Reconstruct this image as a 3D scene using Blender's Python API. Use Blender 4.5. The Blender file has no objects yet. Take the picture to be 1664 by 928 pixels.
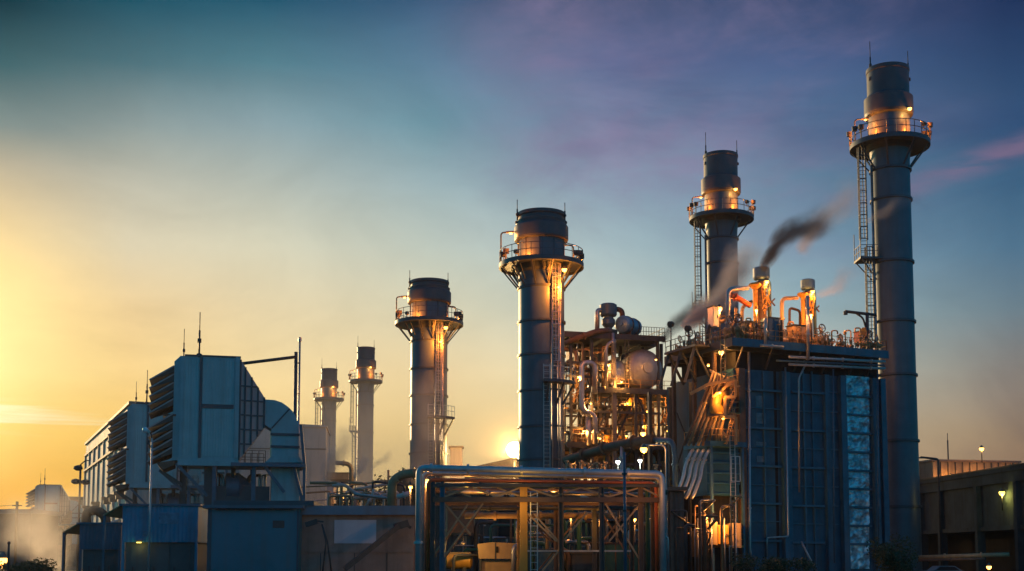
import bpy, math, random
from mathutils import Vector, Matrix
random.seed(7)
HAZE_D = 0.00010
SC = bpy.context.scene
COL = SC.collection
R = math.radians
PI = math.pi

# ------------------------------------------------------------------ camera
FPX, CX, CY, HORIZ = 2000.0, 832.0, 464.0, 910.0
TH = R(5.2); CT, ST = math.cos(TH), math.sin(TH)
SPX = (HORIZ - CY) - FPX * math.tan(TH)
CAMZ = 2.0
cam_d = bpy.data.cameras.new('camera'); cam = bpy.data.objects.new('camera', cam_d); COL.objects.link(cam)
cam.location = (0, 0, CAMZ); cam.rotation_euler = (PI / 2 + TH, 0, 0)
cam_d.sensor_width = 36; cam_d.lens = 36 * FPX / 1664; cam_d.shift_y = SPX / 1664
cam_d.clip_end = 8000; cam_d.clip_start = 0.1
SC.camera = cam

def ray(px, py):
    u = (px - CX) / FPX; v = (CY - py + SPX) / FPX
    return Vector((u, CT - v * ST, ST + v * CT))
def P(px, py, Y):
    """world point seen at a photo position, at the ground distance Y"""
    d = ray(px, py); return Vector((0, 0, CAMZ)) + d * (Y / d.y)
def MPP(px, py, Y):
    d = ray(px, py); return (Y / d.y) / FPX
def Zof(py, Y): return P(CX, py, Y).z
def Yfor(z, py):
    d = ray(CX, py); return (z - CAMZ) * d.y / d.z

class Frame:
    """a vertical plan frame turned about z: u runs along the face, w runs away behind it"""
    def __init__(s, px, Y, ang, py=HORIZ):
        p = P(px, py, Y); s.o = Vector((p.x, p.y, 0)); a = R(ang)
        s.U = Vector((math.cos(a), math.sin(a), 0)); s.W = Vector((-math.sin(a), math.cos(a), 0))
    def pt(s, u, w, z): return s.o + s.U * u + s.W * w + Vector((0, 0, z))
    def on(s, px, py, w=0.0):
        d = ray(px, py); c = Vector((0, 0, CAMZ))
        q = s.o + s.W * w; t = (q - c).dot(s.W) / d.dot(s.W)
        p = c + d * t; return (p - s.o).dot(s.U), p.z
    def p(s, px, py, w=0.0):
        u, z = s.on(px, py, w); return s.pt(u, w, z)

# ------------------------------------------------------------------ materials
MATS = {}
def nt(m): return m.node_tree.nodes, m.node_tree.links
def surf(name, c, rough=0.5, metal=0.0, var=0.25, scale=0.6, streak=0.35, ribs=None, dirt=(0.10, 0.07, 0.05), bump=0.15, spec=0.5):
    """weathered paint, steel or concrete: blotches, run-down streaks, dirt, optional ribbing"""
    if name in MATS: return MATS[name]
    m = bpy.data.materials.new(name); m.use_nodes = True; N, L = nt(m)
    b = N['Principled BSDF']; tc = N.new('ShaderNodeTexCoord'); gm = N.new('ShaderNodeNewGeometry')
    n1 = N.new('ShaderNodeTexNoise'); n1.inputs['Scale'].default_value = scale; n1.inputs['Detail'].default_value = 7; n1.inputs['Roughness'].default_value = 0.65
    L.new(gm.outputs['Position'], n1.inputs['Vector'])
    mp = N.new('ShaderNodeMapping'); mp.inputs['Scale'].default_value = (2.2, 2.2, 0.10); L.new(gm.outputs['Position'], mp.inputs['Vector'])
    n2 = N.new('ShaderNodeTexNoise'); n2.inputs['Scale'].default_value = 1.0; n2.inputs['Detail'].default_value = 5; L.new(mp.outputs[0], n2.inputs['Vector'])
    r1 = N.new('ShaderNodeMapRange'); r1.inputs[1].default_value = 0.3; r1.inputs[2].default_value = 0.7
    r1.inputs[3].default_value = 1 - var; r1.inputs[4].default_value = 1 + var; L.new(n1.outputs['Fac'], r1.inputs[0])
    mx = N.new('ShaderNodeVectorMath'); mx.operation = 'SCALE'; mx.inputs[0].default_value = c; L.new(r1.outputs[0], mx.inputs['Scale'])
    r2 = N.new('ShaderNodeMapRange'); r2.inputs[1].default_value = 0.5; r2.inputs[2].default_value = 0.78
    r2.inputs[3].default_value = 0; r2.inputs[4].default_value = streak; L.new(n2.outputs['Fac'], r2.inputs[0])
    mm = N.new('ShaderNodeMix'); mm.data_type = 'RGBA'; L.new(r2.outputs[0], mm.inputs['Factor']); L.new(mx.outputs[0], mm.inputs['A'])
    mm.inputs['B'].default_value = (*dirt, 1); L.new(mm.outputs['Result'], b.inputs['Base Color'])
    rr = N.new('ShaderNodeMapRange'); rr.inputs[3].default_value = max(0.05, rough - 0.12); rr.inputs[4].default_value = min(1, rough + 0.15)
    L.new(n1.outputs['Fac'], rr.inputs[0]); L.new(rr.outputs[0], b.inputs['Roughness'])
    b.inputs['Metallic'].default_value = metal; b.inputs['Specular IOR Level'].default_value = spec
    bp = N.new('ShaderNodeBump'); bp.inputs['Strength'].default_value = bump; bp.inputs['Distance'].default_value = 0.05; L.new(n1.outputs['Fac'], bp.inputs['Height'])
    last = bp
    if ribs:
        ax, pitch, amp = ribs; w = N.new('ShaderNodeTexWave'); w.bands_direction = ax
        w.inputs['Scale'].default_value = 0.314 / pitch; L.new(tc.outputs['Object'], w.inputs['Vector'])
        b2 = N.new('ShaderNodeBump'); b2.inputs['Strength'].default_value = amp; b2.inputs['Distance'].default_value = pitch * 0.3
        L.new(w.outputs['Fac'], b2.inputs['Height']); L.new(bp.outputs[0], b2.inputs['Normal']); last = b2
    L.new(last.outputs[0], b.inputs['Normal'])
    MATS[name] = m; return m
def emit(name, c, s):
    if name in MATS: return MATS[name]
    m = bpy.data.materials.new(name); m.use_nodes = True; N, L = nt(m); b = N['Principled BSDF']
    b.inputs['Base Color'].default_value = (*c, 1); b.inputs['Emission Color'].default_value = (*c, 1); b.inputs['Emission Strength'].default_value = s
    MATS[name] = m; return m

STK = surf('stack steel', (0.075, 0.12, 0.155), 0.42, 0.15, 0.16, 0.5, 0.35)
STKD = surf('dark stack steel', (0.05, 0.075, 0.095), 0.45, 0.15, 0.2, 1.0, 0.3)
STEEL = surf('dark steel', (0.06, 0.065, 0.07), 0.55, 0.3, 0.3, 1.5, 0.4)
STEELB = surf('blue painted steel', (0.055, 0.13, 0.19), 0.45, 0.1, 0.25, 1.0, 0.35)
RUST = surf('rusty brown steel', (0.14, 0.085, 0.055), 0.65, 0.1, 0.35, 1.5, 0.5)
GALV = surf('galvanised steel', (0.42, 0.42, 0.42), 0.38, 0.7, 0.2, 1.5, 0.3)
ALU = surf('aluminium cladding', (0.55, 0.54, 0.53), 0.42, 0.7, 0.15, 1.2, 0.25, bump=0.3)
BLUEP = surf('pale blue pipe paint', (0.50, 0.50, 0.51), 0.42, 0.35, 0.15, 1.2, 0.25)
FHP = surf('filter house cladding', (0.22, 0.46, 0.48), 0.5, 0.1, 0.13, 0.4, 0.28, ('X', 0.28, 0.28))
FHF = surf('filter house plain sheet', (0.21, 0.42, 0.45), 0.5, 0.1, 0.15, 0.4, 0.3)
FHD = surf('filter house dark trim', (0.05, 0.085, 0.105), 0.5, 0.2, 0.2, 1, 0.2)
TRANS = surf('transition duct sheet', (0.34, 0.33, 0.33), 0.5, 0.2, 0.12, 0.5, 0.3)
HOOD = surf('weather hood sheet', (0.07, 0.062, 0.056), 0.5, 0.3, 0.25, 0.8, 0.3)
CASE = surf('boiler casing', (0.02, 0.085, 0.13), 0.5, 0.1, 0.42, 0.45, 0.6, bump=0.1, dirt=(0.07, 0.05, 0.045))
CASEF = surf('boiler frame paint', (0.032, 0.12, 0.18), 0.45, 0.1, 0.25, 0.8, 0.35)
HALLW = surf('hall cladding', (0.58, 0.48, 0.43), 0.6, 0.0, 0.10, 0.3, 0.25, ('X', 0.5, 0.35))
HALLF = surf('hall plain wall', (0.62, 0.52, 0.46), 0.65, 0.0, 0.12, 0.3, 0.3)
HALLT = surf('hall trim', (0.30, 0.22, 0.16), 0.6, 0.0, 0.2, 0.8, 0.3)
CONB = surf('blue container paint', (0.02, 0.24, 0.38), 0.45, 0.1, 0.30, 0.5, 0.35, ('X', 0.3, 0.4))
CONG = surf('grey blue container paint', (0.075, 0.12, 0.17), 0.5, 0.1, 0.25, 0.5, 0.3, ('X', 0.3, 0.4))
CABB = surf('blue cabin wall', (0.02, 0.17, 0.23), 0.55, 0.0, 0.16, 0.35, 0.25)
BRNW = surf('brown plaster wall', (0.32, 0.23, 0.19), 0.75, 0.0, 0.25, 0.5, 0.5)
FASC = surf('grey blue fascia', (0.16, 0.21, 0.27), 0.5, 0.1, 0.2, 0.6, 0.45, dirt=(0.16, 0.10, 0.08))
PALE = surf('pale panel', (0.62, 0.55, 0.58), 0.6, 0.0, 0.08, 0.6, 0.1)
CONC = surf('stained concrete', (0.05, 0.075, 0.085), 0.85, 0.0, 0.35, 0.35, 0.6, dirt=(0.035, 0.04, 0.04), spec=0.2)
BLACK = surf('flat black', (0.018, 0.019, 0.02), 0.8, 0.0, 0.3, 1, 0.2, spec=0.2)  # also used for the painted shade strips on the boiler front
TANW = surf('tan corrugated sheet', (0.36, 0.27, 0.17), 0.55, 0.1, 0.2, 0.5, 0.4, ('X', 1.2, 0.5))
ORANGE = surf('orange red pipe paint', (0.60, 0.12, 0.04), 0.45, 0.1, 0.2, 1, 0.3)
GREEN = surf('dark green pipe paint', (0.03, 0.12, 0.085), 0.45, 0.1, 0.2, 1, 0.3)
YEL = surf('yellow equipment paint', (0.58, 0.30, 0.04), 0.5, 0.1, 0.2, 1, 0.35)
TAN = surf('tan equipment paint', (0.38, 0.26, 0.14), 0.55, 0.1, 0.2, 0.8, 0.35)
LAMPM = surf('lamp housing', (0.20, 0.18, 0.15), 0.5, 0.4, 0.2, 2, 0.2)
WHITE = surf('white glass globe', (0.75, 0.77, 0.80), 0.25, 0.0, 0.05, 2, 0.05)
BULB = emit('sodium bulb', (1.0, 0.50, 0.10), 6.0)
BULBY = emit('yellow bulb', (1.0, 0.72, 0.12), 4.0)
BULBW = emit('white flood bulb', (0.95, 1.0, 0.80), 6.0)
GLINT = emit('sun glint glow', (1.0, 0.82, 0.48), 30.0)  # glow of the added sun glint stand-ins
GROUND = surf('yard asphalt', (0.05, 0.05, 0.05), 0.9, 0.0, 0.3, 0.2, 0.0, spec=0.2)
BARK = surf('bark', (0.05, 0.035, 0.025), 0.9, 0.0, 0.3, 3, 0.2)

def foil_mat():
    m = bpy.data.materials.new('crumpled foil sheet'); m.use_nodes = True; N, L = nt(m); b = N['Principled BSDF']
    gm = N.new('ShaderNodeNewGeometry'); v = N.new('ShaderNodeTexVoronoi'); v.inputs['Scale'].default_value = 1.1
    n = N.new('ShaderNodeTexNoise'); n.inputs['Scale'].default_value = 1.5; n.inputs['Detail'].default_value = 7
    L.new(gm.outputs['Position'], v.inputs['Vector']); L.new(gm.outputs['Position'], n.inputs['Vector'])
    b1 = N.new('ShaderNodeBump'); b1.inputs['Strength'].default_value = 0.9; b1.inputs['Distance'].default_value = 0.35; L.new(v.outputs['Distance'], b1.inputs['Height'])
    b2 = N.new('ShaderNodeBump'); b2.inputs['Strength'].default_value = 0.8; b2.inputs['Distance'].default_value = 0.3; L.new(n.outputs['Fac'], b2.inputs['Height']); L.new(b1.outputs[0], b2.inputs['Normal'])
    L.new(b2.outputs[0], b.inputs['Normal']); b.inputs['Metallic'].default_value = 0.35; b.inputs['Roughness'].default_value = 0.3
    cr = N.new('ShaderNodeValToRGB'); cr.color_ramp.elements[0].position = 0.40; cr.color_ramp.elements[0].color = (0.30, 0.34, 0.38, 1)
    cr.color_ramp.elements[1].position = 0.6; cr.color_ramp.elements[1].color = (0.93, 0.88, 0.90, 1); L.new(n.outputs['Fac'], cr.inputs[0]); L.new(cr.outputs[0], b.inputs['Base Color'])
    return m
FOIL = foil_mat()
def leaf_mat():
    m = bpy.data.materials.new('dark foliage'); m.use_nodes = True; N, L = nt(m); b = N['Principled BSDF']
    gm = N.new('ShaderNodeNewGeometry'); n = N.new('ShaderNodeTexNoise'); n.inputs['Scale'].default_value = 1.3; L.new(gm.outputs['Position'], n.inputs['Vector'])
    cr = N.new('ShaderNodeValToRGB'); cr.color_ramp.elements[0].color = (0.02, 0.04, 0.015, 1); cr.color_ramp.elements[1].color = (0.07, 0.10, 0.035, 1)
    L.new(n.outputs['Fac'], cr.inputs[0]); L.new(cr.outputs[0], b.inputs['Base Color']); b.inputs['Roughness'].default_value = 0.65
    return m
LEAF = leaf_mat()

# ------------------------------------------------------------------ mesh building
class MB:
    def __init__(s): s.v, s.f, s.sm = [], [], []
    def add(s, vs, fs, smooth=False):
        o = len(s.v); s.v += [Vector(q) for q in vs]; s.f += [tuple(i + o for i in q) for q in fs]; s.sm += [smooth] * len(fs); return s
    def hexa(s, q):   # 8 corners: bottom ring then top ring
        return s.add(q, [(3, 2, 1, 0), (4, 5, 6, 7), (0, 1, 5, 4), (1, 2, 6, 5), (2, 3, 7, 6), (3, 0, 4, 7)])
    def box(s, x0, x1, y0, y1, z0, z1):
        return s.hexa([(x0, y0, z0), (x1, y0, z0), (x1, y1, z0), (x0, y1, z0), (x0, y0, z1), (x1, y0, z1), (x1, y1, z1), (x0, y1, z1)])
    def fbox(s, F, u0, u1, w0, w1, z0, z1):
        return s.hexa([F.pt(u0, w0, z0), F.pt(u1, w0, z0), F.pt(u1, w1, z0), F.pt(u0, w1, z0), F.pt(u0, w0, z1), F.pt(u1, w0, z1), F.pt(u1, w1, z1), F.pt(u0, w1, z1)])
    def fpx(s, F, x0, x1, y0, y1, w0, w1):
        """box whose front rectangle fills the given photo rectangle on the plane w0 of frame F"""
        ua, za = F.on((x0), (y1), w0); ub, zb = F.on(x1, y1, w0); uc, zc = F.on(x0, y0, w0); ud, zd = F.on(x1, y0, w0)
        return s.fbox(F, ua, ub, w0, w1, min(za, zb), (zc + zd) / 2)
    def beam(s, a, b, w, h=None):
        a, b = Vector(a), Vector(b); h = h or w; d = (b - a)
        if d.length < 1e-6: return s
        d.normalize(); up = Vector((0, 0, 1)) if abs(d.z) < 0.9 else Vector((0, 1, 0))
        x = d.cross(up).normalized(); y = x.cross(d).normalized(); x *= w / 2; y *= h / 2
        return s.hexa([a - x - y, a + x - y, a + x + y, a - x + y, b - x - y, b + x - y, b + x + y, b - x + y])
    def tube(s, pts, r, seg=10, bend=None, caps=True):
        pts = [Vector(q) for q in pts]; bend = bend if bend is not None else (r[0] if isinstance(r, tuple) else r) * 3
        path = [pts[0]]
        for i in range(1, len(pts) - 1):
            a, b, c = pts[i - 1], pts[i], pts[i + 1]; d1 = (a - b); d2 = (c - b); l = min(bend, d1.length * 0.49, d2.length * 0.49)
            p0 = b + d1.normalized() * l; p2 = b + d2.normalized() * l
            if d1.normalized().dot(d2.normalized()) < -0.995: path.append(b); continue
            for k in range(6):
                t = k / 5; path.append(p0 * (1 - t) ** 2 + b * 2 * t * (1 - t) + p2 * t * t)
        path.append(pts[-1]); vs, fs = [], []; x = None; n = len(path)
        for i, p in enumerate(path):
            d = (path[min(i + 1, n - 1)] - path[max(i - 1, 0)]).normalized()
            if x is None:
                up = Vector((0, 0, 1)) if abs(d.z) < 0.9 else Vector((0, 1, 0)); x = d.cross(up).normalized()
            else: x = (x - d * x.dot(d)).normalized()
            y = d.cross(x); rr = r[0] + (r[1] - r[0]) * i / (n - 1) if isinstance(r, tuple) else r
            vs += [p + (x * math.cos(2 * PI * k / seg) + y * math.sin(2 * PI * k / seg)) * rr for k in range(seg)]
        for i in range(n - 1):
            for k in range(seg): k2 = (k + 1) % seg; fs.append((i * seg + k, i * seg + k2, (i + 1) * seg + k2, (i + 1) * seg + k))
        s.add(vs, fs, True)
        if caps:
            o = len(s.v) - len(vs)
            s.f += [tuple(o + k for k in range(seg))[::-1], tuple(o + (n - 1) * seg + k for k in range(seg))]; s.sm += [False, False]
        return s
    def lathe(s, c, prof, seg=32, a0=0.0, a1=2 * PI, axis=None, smooth=True):
        """profile [(r, t)] turned about an axis through c (default z)"""
        c = Vector(c); ax = Vector(axis).normalized() if axis else Vector((0, 0, 1))
        x = Vector((1, 0, 0)) if abs(ax.x) < 0.9 else Vector((0, 1, 0)); x = (x - ax * x.dot(ax)).normalized(); y = ax.cross(x)
        full = abs(a1 - a0 - 2 * PI) < 1e-6; n = seg if full else seg + 1
        for j in range(len(prof) - 1):      # rings are not shared, so edges between bands stay crisp
            vs, fs = [], []
            for (r, t) in (prof[j], prof[j + 1]):
                vs += [c + ax * t + (x * math.cos(a0 + (a1 - a0) * k / seg) + y * math.sin(a0 + (a1 - a0) * k / seg)) * r for k in range(n)]
            for k in range(seg): k2 = (k + 1) % n; fs.append((k, k2, n + k2, n + k))
            s.add(vs, fs, smooth)
        return s
    def sph(s, c, r, seg=14, sq=1.0):
        return s.lathe(c, [(r * math.cos(t), r * sq * math.sin(t)) for t in [(-PI / 2 + PI * i / 8) for i in range(9)]], seg)
    def prism(s, F, prof, w0, w1):
        """closed (u, z) outline of frame F pushed from w0 to w1"""
        n = len(prof); vs = [F.pt(u, w0, z) for u, z in prof] + [F.pt(u, w1, z) for u, z in prof]
        return s.add(vs, [tuple(range(n))[::-1], tuple(range(n, 2 * n))] + [(i, (i + 1) % n, n + (i + 1) % n, n + i) for i in range(n)])
    def build(s, name, mat, parent=None, origin=None):
        me = bpy.data.meshes.new(name); v = s.v
        if origin is None:
            xs = [q.x for q in v]; ys = [q.y for q in v]; zs = [q.z for q in v]
            origin = Vector(((min(xs) + max(xs)) / 2, (min(ys) + max(ys)) / 2, min(zs)))
        me.from_pydata([tuple(q - origin) for q in v], [], s.f); me.polygons.foreach_set('use_smooth', s.sm)
        me.materials.append(mat); me.update()
        o = bpy.data.objects.new(name, me); COL.objects.link(o)
        if parent is not None:
            o.parent = parent; o.location = origin - wpos(parent)
        else: o.location = origin
        return o
WP = {}
def wpos(o):
    p = Vector(o.location); q = o.parent
    while q is not None: p += Vector(q.location); q = q.parent
    return p

def tag(o, label, cat, group=None, kind=None):
    if label: o['label'] = label
    if cat: o['category'] = cat
    if group: o['group'] = group
    if kind: o['kind'] = kind
    return o
def T(name, label, cat, loc, group=None):
    o = bpy.data.objects.new(name, None); o.empty_display_size = 0.5; COL.objects.link(o); o.location = loc
    return tag(o, label, cat, group)
def light(parent, loc, power, c=(1.0, 0.38, 0.075), rad=0.15, spot=None):
    d = bpy.data.lights.new('lamp_light', 'POINT'); d.energy = power; d.color = c; d.shadow_soft_size = rad
    o = bpy.data.objects.new('lamp_light', d); COL.objects.link(o); o.location = Vector(loc) - (wpos(parent) if parent else Vector()); o.parent = parent
    return o
def dup_tree(o, parent=None):
    c = o.copy(); COL.objects.link(c); c.parent = parent
    for ch in o.children: dup_tree(ch, c)
    return c

# ------------------------------------------------------------------ sun, sky
SUN_AZ, SUN_EL = R(-32.0), R(8.5)
sd = Vector((math.sin(SUN_AZ) * math.cos(SUN_EL), math.cos(SUN_AZ) * math.cos(SUN_EL), math.sin(SUN_EL)))
sl = bpy.data.lights.new('sun', 'SUN'); sl.energy = 2.6; sl.angle = R(0.53); sl.color = (1.0, 0.62, 0.28)
so = bpy.data.objects.new('sun', sl); COL.objects.link(so); so.rotation_euler = (-sd).to_track_quat('-Z', 'Y').to_euler()

W = bpy.data.worlds.new('World'); SC.world = W; W.use_nodes = True
wn, wl = W.node_tree.nodes, W.node_tree.links
bg = wn['Background']; bg.inputs['Strength'].default_value = 1.0
def mth(op, a, b=None, c=None, clamp=False):
    n = wn.new('ShaderNodeMath'); n.operation = op; n.use_clamp = clamp
    for i, q in enumerate((a, b, c)):
        if q is None: continue
        if isinstance(q, (int, float)): n.inputs[i].default_value = q
        else: wl.new(q, n.inputs[i])
    return n.outputs[0]
def mrange(v, a, b, c=0.0, d=1.0, smooth=True):
    n = wn.new('ShaderNodeMapRange'); n.interpolation_type = 'SMOOTHSTEP' if smooth else 'LINEAR'
    wl.new(v, n.inputs[0])
    for i, q in enumerate((a, b, c, d)): n.inputs[i + 1].default_value = q
    return n.outputs[0]
def mixc(f, a, b, blend='MIX'):
    n = wn.new('ShaderNodeMix'); n.data_type = 'RGBA'; n.blend_type = blend
    for s, q in (('Factor', f), ('A', a), ('B', b)):
        if isinstance(q, (int, float)): n.inputs[s].default_value = q
        elif isinstance(q, tuple): n.inputs[s].default_value = (*q, 1)
        else: wl.new(q, n.inputs[s])
    return n.outputs['Result']
def lin(c): return tuple((q / 255 / 12.92 if q / 255 < 0.04045 else ((q / 255 + 0.055) / 1.055) ** 2.4) for q in c)
tcw = wn.new('ShaderNodeTexCoord'); sep = wn.new('ShaderNodeSeparateXYZ'); wl.new(tcw.outputs['Generated'], sep.inputs[0])
dx, dy, dz = sep.outputs
az = mth('ARCTAN2', dx, dy); el = mth('ARCSINE', dz)
sky = wn.new('ShaderNodeTexSky'); sky.sky_type = 'NISHITA'; sky.sun_disc = False
sky.sun_elevation = SUN_EL; sky.sun_rotation = SUN_AZ; sky.air_density = 1.2; sky.dust_density = 2.0; sky.ozone_density = 3.0
SKYK = 0.10
nis = mixc(1.0, sky.outputs[0], (SKYK * 0.03, SKYK * 1.06, SKYK * 1.56), 'MULTIPLY')
GRID = {  # dusk colours of this sky: bearing (as photo column) -> list of (height row, colour)
 -20: [(0,(5,58,72)),(100,(65,105,112)),(200,(125,142,140)),(260,(178,170,148)),(330,(210,188,145)),(430,(250,215,140)),(520,(255,222,140)),(600,(255,228,140)),(700,(254,204,92)),(800,(244,176,55)),(905,(215,140,45))],
 200: [(0,(24,84,104)),(100,(76,115,126)),(200,(140,156,155)),(300,(192,190,172)),(400,(222,210,178)),(500,(240,210,155)),(600,(252,216,145)),(700,(252,205,110)),(800,(244,185,80)),(905,(225,160,60))],
 420: [(0,(28,85,110)),(100,(82,128,143)),(200,(140,165,172)),(300,(182,190,180)),(400,(215,211,185)),(500,(234,216,174)),(600,(247,220,162)),(700,(251,216,140)),(800,(248,205,120)),(905,(240,190,100))],
 700: [(0,(56,90,124)),(100,(88,124,150)),(200,(110,152,168)),(300,(152,175,180)),(400,(190,201,190)),(500,(218,213,183)),(600,(240,217,167)),(700,(250,219,148)),(800,(252,220,140)),(905,(250,210,120))],
 1000:[(0,(66,84,120)),(100,(98,110,150)),(200,(118,136,166)),(300,(134,163,180)),(400,(165,188,194)),(500,(196,207,196)),(600,(226,216,182)),(700,(242,216,160)),(800,(245,210,145)),(905,(235,195,120))],
 1300:[(0,(54,75,114)),(100,(70,95,138)),(200,(86,116,150)),(300,(100,138,164)),(400,(122,157,176)),(500,(154,180,186)),(600,(190,195,180)),(700,(205,185,150)),(800,(195,165,125)),(905,(170,135,100))],
 1660:[(0,(28,52,92)),(100,(40,70,110)),(200,(48,84,122)),(300,(60,100,132)),(400,(78,115,142)),(500,(104,126,138)),(600,(134,130,124)),(700,(150,128,104)),(800,(150,115,85)),(905,(120,92,70))]}
E0, E1 = -0.02, 0.46
def eang(py, px):
    d = ray(px, py).normalized(); return math.asin(d.z)
fe = mrange(el, E0, E1, smooth=False)
cols, azs = [], []
for px, stops in GRID.items():
    rp = wn.new('ShaderNodeValToRGB'); rp.color_ramp.interpolation = 'EASE' if False else 'LINEAR'
    es = rp.color_ramp.elements
    st = sorted([((eang(y, px) - E0) / (E1 - E0), c) for y, c in stops])
    es[0].position = st[0][0]; es[0].color = (*lin(st[0][1]), 1); es[1].position = st[-1][0]; es[1].color = (*lin(st[-1][1]), 1)
    for p_, c_ in st[1:-1]: e = es.new(p_); e.color = (*lin(c_), 1)
    wl.new(fe, rp.inputs[0]); cols.append(rp.outputs[0]); azs.append(math.atan2((px - CX) / FPX, 1.0))
cur = cols[0]
for i in range(1, len(cols)): cur = mixc(mrange(az, azs[i - 1], azs[i], smooth=False), cur, cols[i])
# clouds: thin violet cirrus high on the right, dusky smoke-grey low on the right, bright streaks near the sun
def cnoise(scale, rot, off, det=6, rough=0.6):
    mp = wn.new('ShaderNodeMapping'); mp.inputs['Scale'].default_value = scale; mp.inputs['Rotation'].default_value = rot; mp.inputs['Location'].default_value = off
    cb = wn.new('ShaderNodeCombineXYZ'); wl.new(az, cb.inputs[0]); wl.new(el, cb.inputs[1]); wl.new(cb.outputs[0], mp.inputs['Vector'])
    n = wn.new('ShaderNodeTexNoise'); n.inputs['Scale'].default_value = 1; n.inputs['Detail'].default_value = det; n.inputs['Roughness'].default_value = rough
    n.inputs['Distortion'].default_value = 0.5; wl.new(mp.outputs[0], n.inputs['Vector']); return n.outputs['Fac']
c1 = mth('MULTIPLY', mrange(cnoise((3.0, 6.5, 1), (0, 0, R(-32)), (3.3, 1.2, 0), 8, 0.62), 0.36, 0.66), mrange(cnoise((8, 26, 1), (0, 0, R(-34)), (5.3, 2.2, 0), 7, 0.62), 0.30, 0.66, 0.45, 1.25))
c1 = mth('MULTIPLY', c1, mrange(az, -0.10, 0.06)); c1 = mth('MULTIPLY', c1, mrange(az, 0.42, 0.22)); c1 = mth('MULTIPLY', c1, mrange(el, 0.19, 0.30)); c1 = mth('MULTIPLY', c1, 0.55)
cur = mixc(c1, cur, lin((136, 122, 156)))
c1b = mrange(cnoise((3.5, 9, 1), (0, 0, R(-30)), (8.1, 4.2, 0)), 0.40, 0.72)
c1b = mth('MULTIPLY', c1b, mrange(el, 0.20, 0.34)); c1b = mth('MULTIPLY', c1b, mrange(az, -0.02, 0.12)); c1b = mth('MULTIPLY', c1b, 0.5)
cur = mixc(c1b, cur, lin((40, 66, 110)))
c2 = mrange(cnoise((7, 9, 1), (0, 0, R(15)), (1.7, 7.7, 0)), 0.40, 0.70)
c2 = mth('MULTIPLY', c2, mrange(az, 0.24, 0.36)); c2 = mth('MULTIPLY', c2, mrange(el, 0.20, 0.10)); c2 = mth('MULTIPLY', c2, 0.45)
cur = mixc(c2, cur, lin((98, 88, 92)))
c3 = mrange(cnoise((2.5, 60, 1), (0, 0, R(1.5)), (0.2, 3.0, 0), 4), 0.50, 0.66)
c3 = mth('MULTIPLY', c3, mrange(az, -0.26, -0.40)); c3 = mth('MULTIPLY', c3, mrange(el, 0.092, 0.103)); c3 = mth('MULTIPLY', c3, mrange(el, 0.125, 0.115)); c3 = mth('MULTIPLY', c3, 0.75)
cur = mixc(c3, cur, lin((255, 244, 200)))
# faint streaks of pink cirrus right of the tallest stack
d1_, d2_ = ray(1480, 302).normalized(), ray(1660, 238).normalized()
a1_, a2_ = math.atan2(d1_.x, d1_.y), math.atan2(d2_.x, d2_.y); e1_, e2_ = math.asin(d1_.z), math.asin(d2_.z)
off = mth('ABSOLUTE', mth('SUBTRACT', el, mth('ADD', mth('MULTIPLY', az, (e2_ - e1_) / (a2_ - a1_)), e1_ - a1_ * (e2_ - e1_) / (a2_ - a1_))))
c4 = mth('MULTIPLY', mrange(off, 0.016, 0.0), mrange(cnoise((9, 40, 1), (0, 0, R(-20)), (2.0, 0.4, 0), 6), 0.30, 0.62))
c4 = mth('MULTIPLY', mth('MULTIPLY', c4, mrange(az, 0.26, 0.34)), 0.75)
cur = mixc(c4, cur, lin((128, 108, 138)))
mot = mrange(cnoise((7, 12, 1), (0, 0, R(-20)), (4.4, 9.1, 0), 8, 0.65), 0.3, 0.7, 0.92, 1.08, False)
vm = wn.new('ShaderNodeVectorMath'); vm.operation = 'SCALE'; wl.new(cur, vm.inputs[0]); wl.new(mot, vm.inputs['Scale']); cur = vm.outputs[0]
# glow about the sun
dp = wn.new('ShaderNodeVectorMath'); dp.operation = 'DOT_PRODUCT'; wl.new(tcw.outputs['Generated'], dp.inputs[0]); dp.inputs[1].default_value = sd
ang = mth('ARCCOSINE', mth('MINIMUM', dp.outputs['Value'], 1.0))
g = mth('POWER', mrange(ang, R(15.0), R(4.0), smooth=False), 1.9)
cur = mixc(mth('MULTIPLY', g, 1.0), cur, (0.9, 0.72, 0.42), 'ADD')
wnd = mth('MULTIPLY', mrange(mth('ABSOLUTE', az), R(55), R(26)), mrange(el, 0.75, 0.44))
fin = mixc(wnd, nis, cur)
wl.new(fin, bg.inputs['Color'])

SC.view_settings.view_transform = 'Standard'; SC.view_settings.look = 'None'; SC.view_settings.exposure = 0.0; SC.view_settings.gamma = 1.0
SC.cycles.use_denoising = True; SC.cycles.max_bounces = 5; SC.cycles.volume_bounces = 0; SC.cycles.transparent_max_bounces = 8
SC.cycles.diffuse_bounces = 3; SC.cycles.glossy_bounces = 2; SC.cycles.volume_step_rate = 1.5; SC.cycles.volume_max_steps = 256
SC.cycles.sample_clamp_indirect = 4.0

# ------------------------------------------------------------------ ground
g_ = MB(); g_.add([(-3000, -300, 0), (3000, -300, 0), (3000, 5000, 0), (-3000, 5000, 0)], [(0, 1, 2, 3)])
tag(g_.build('ground', GROUND), None, None, kind='structure')

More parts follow.
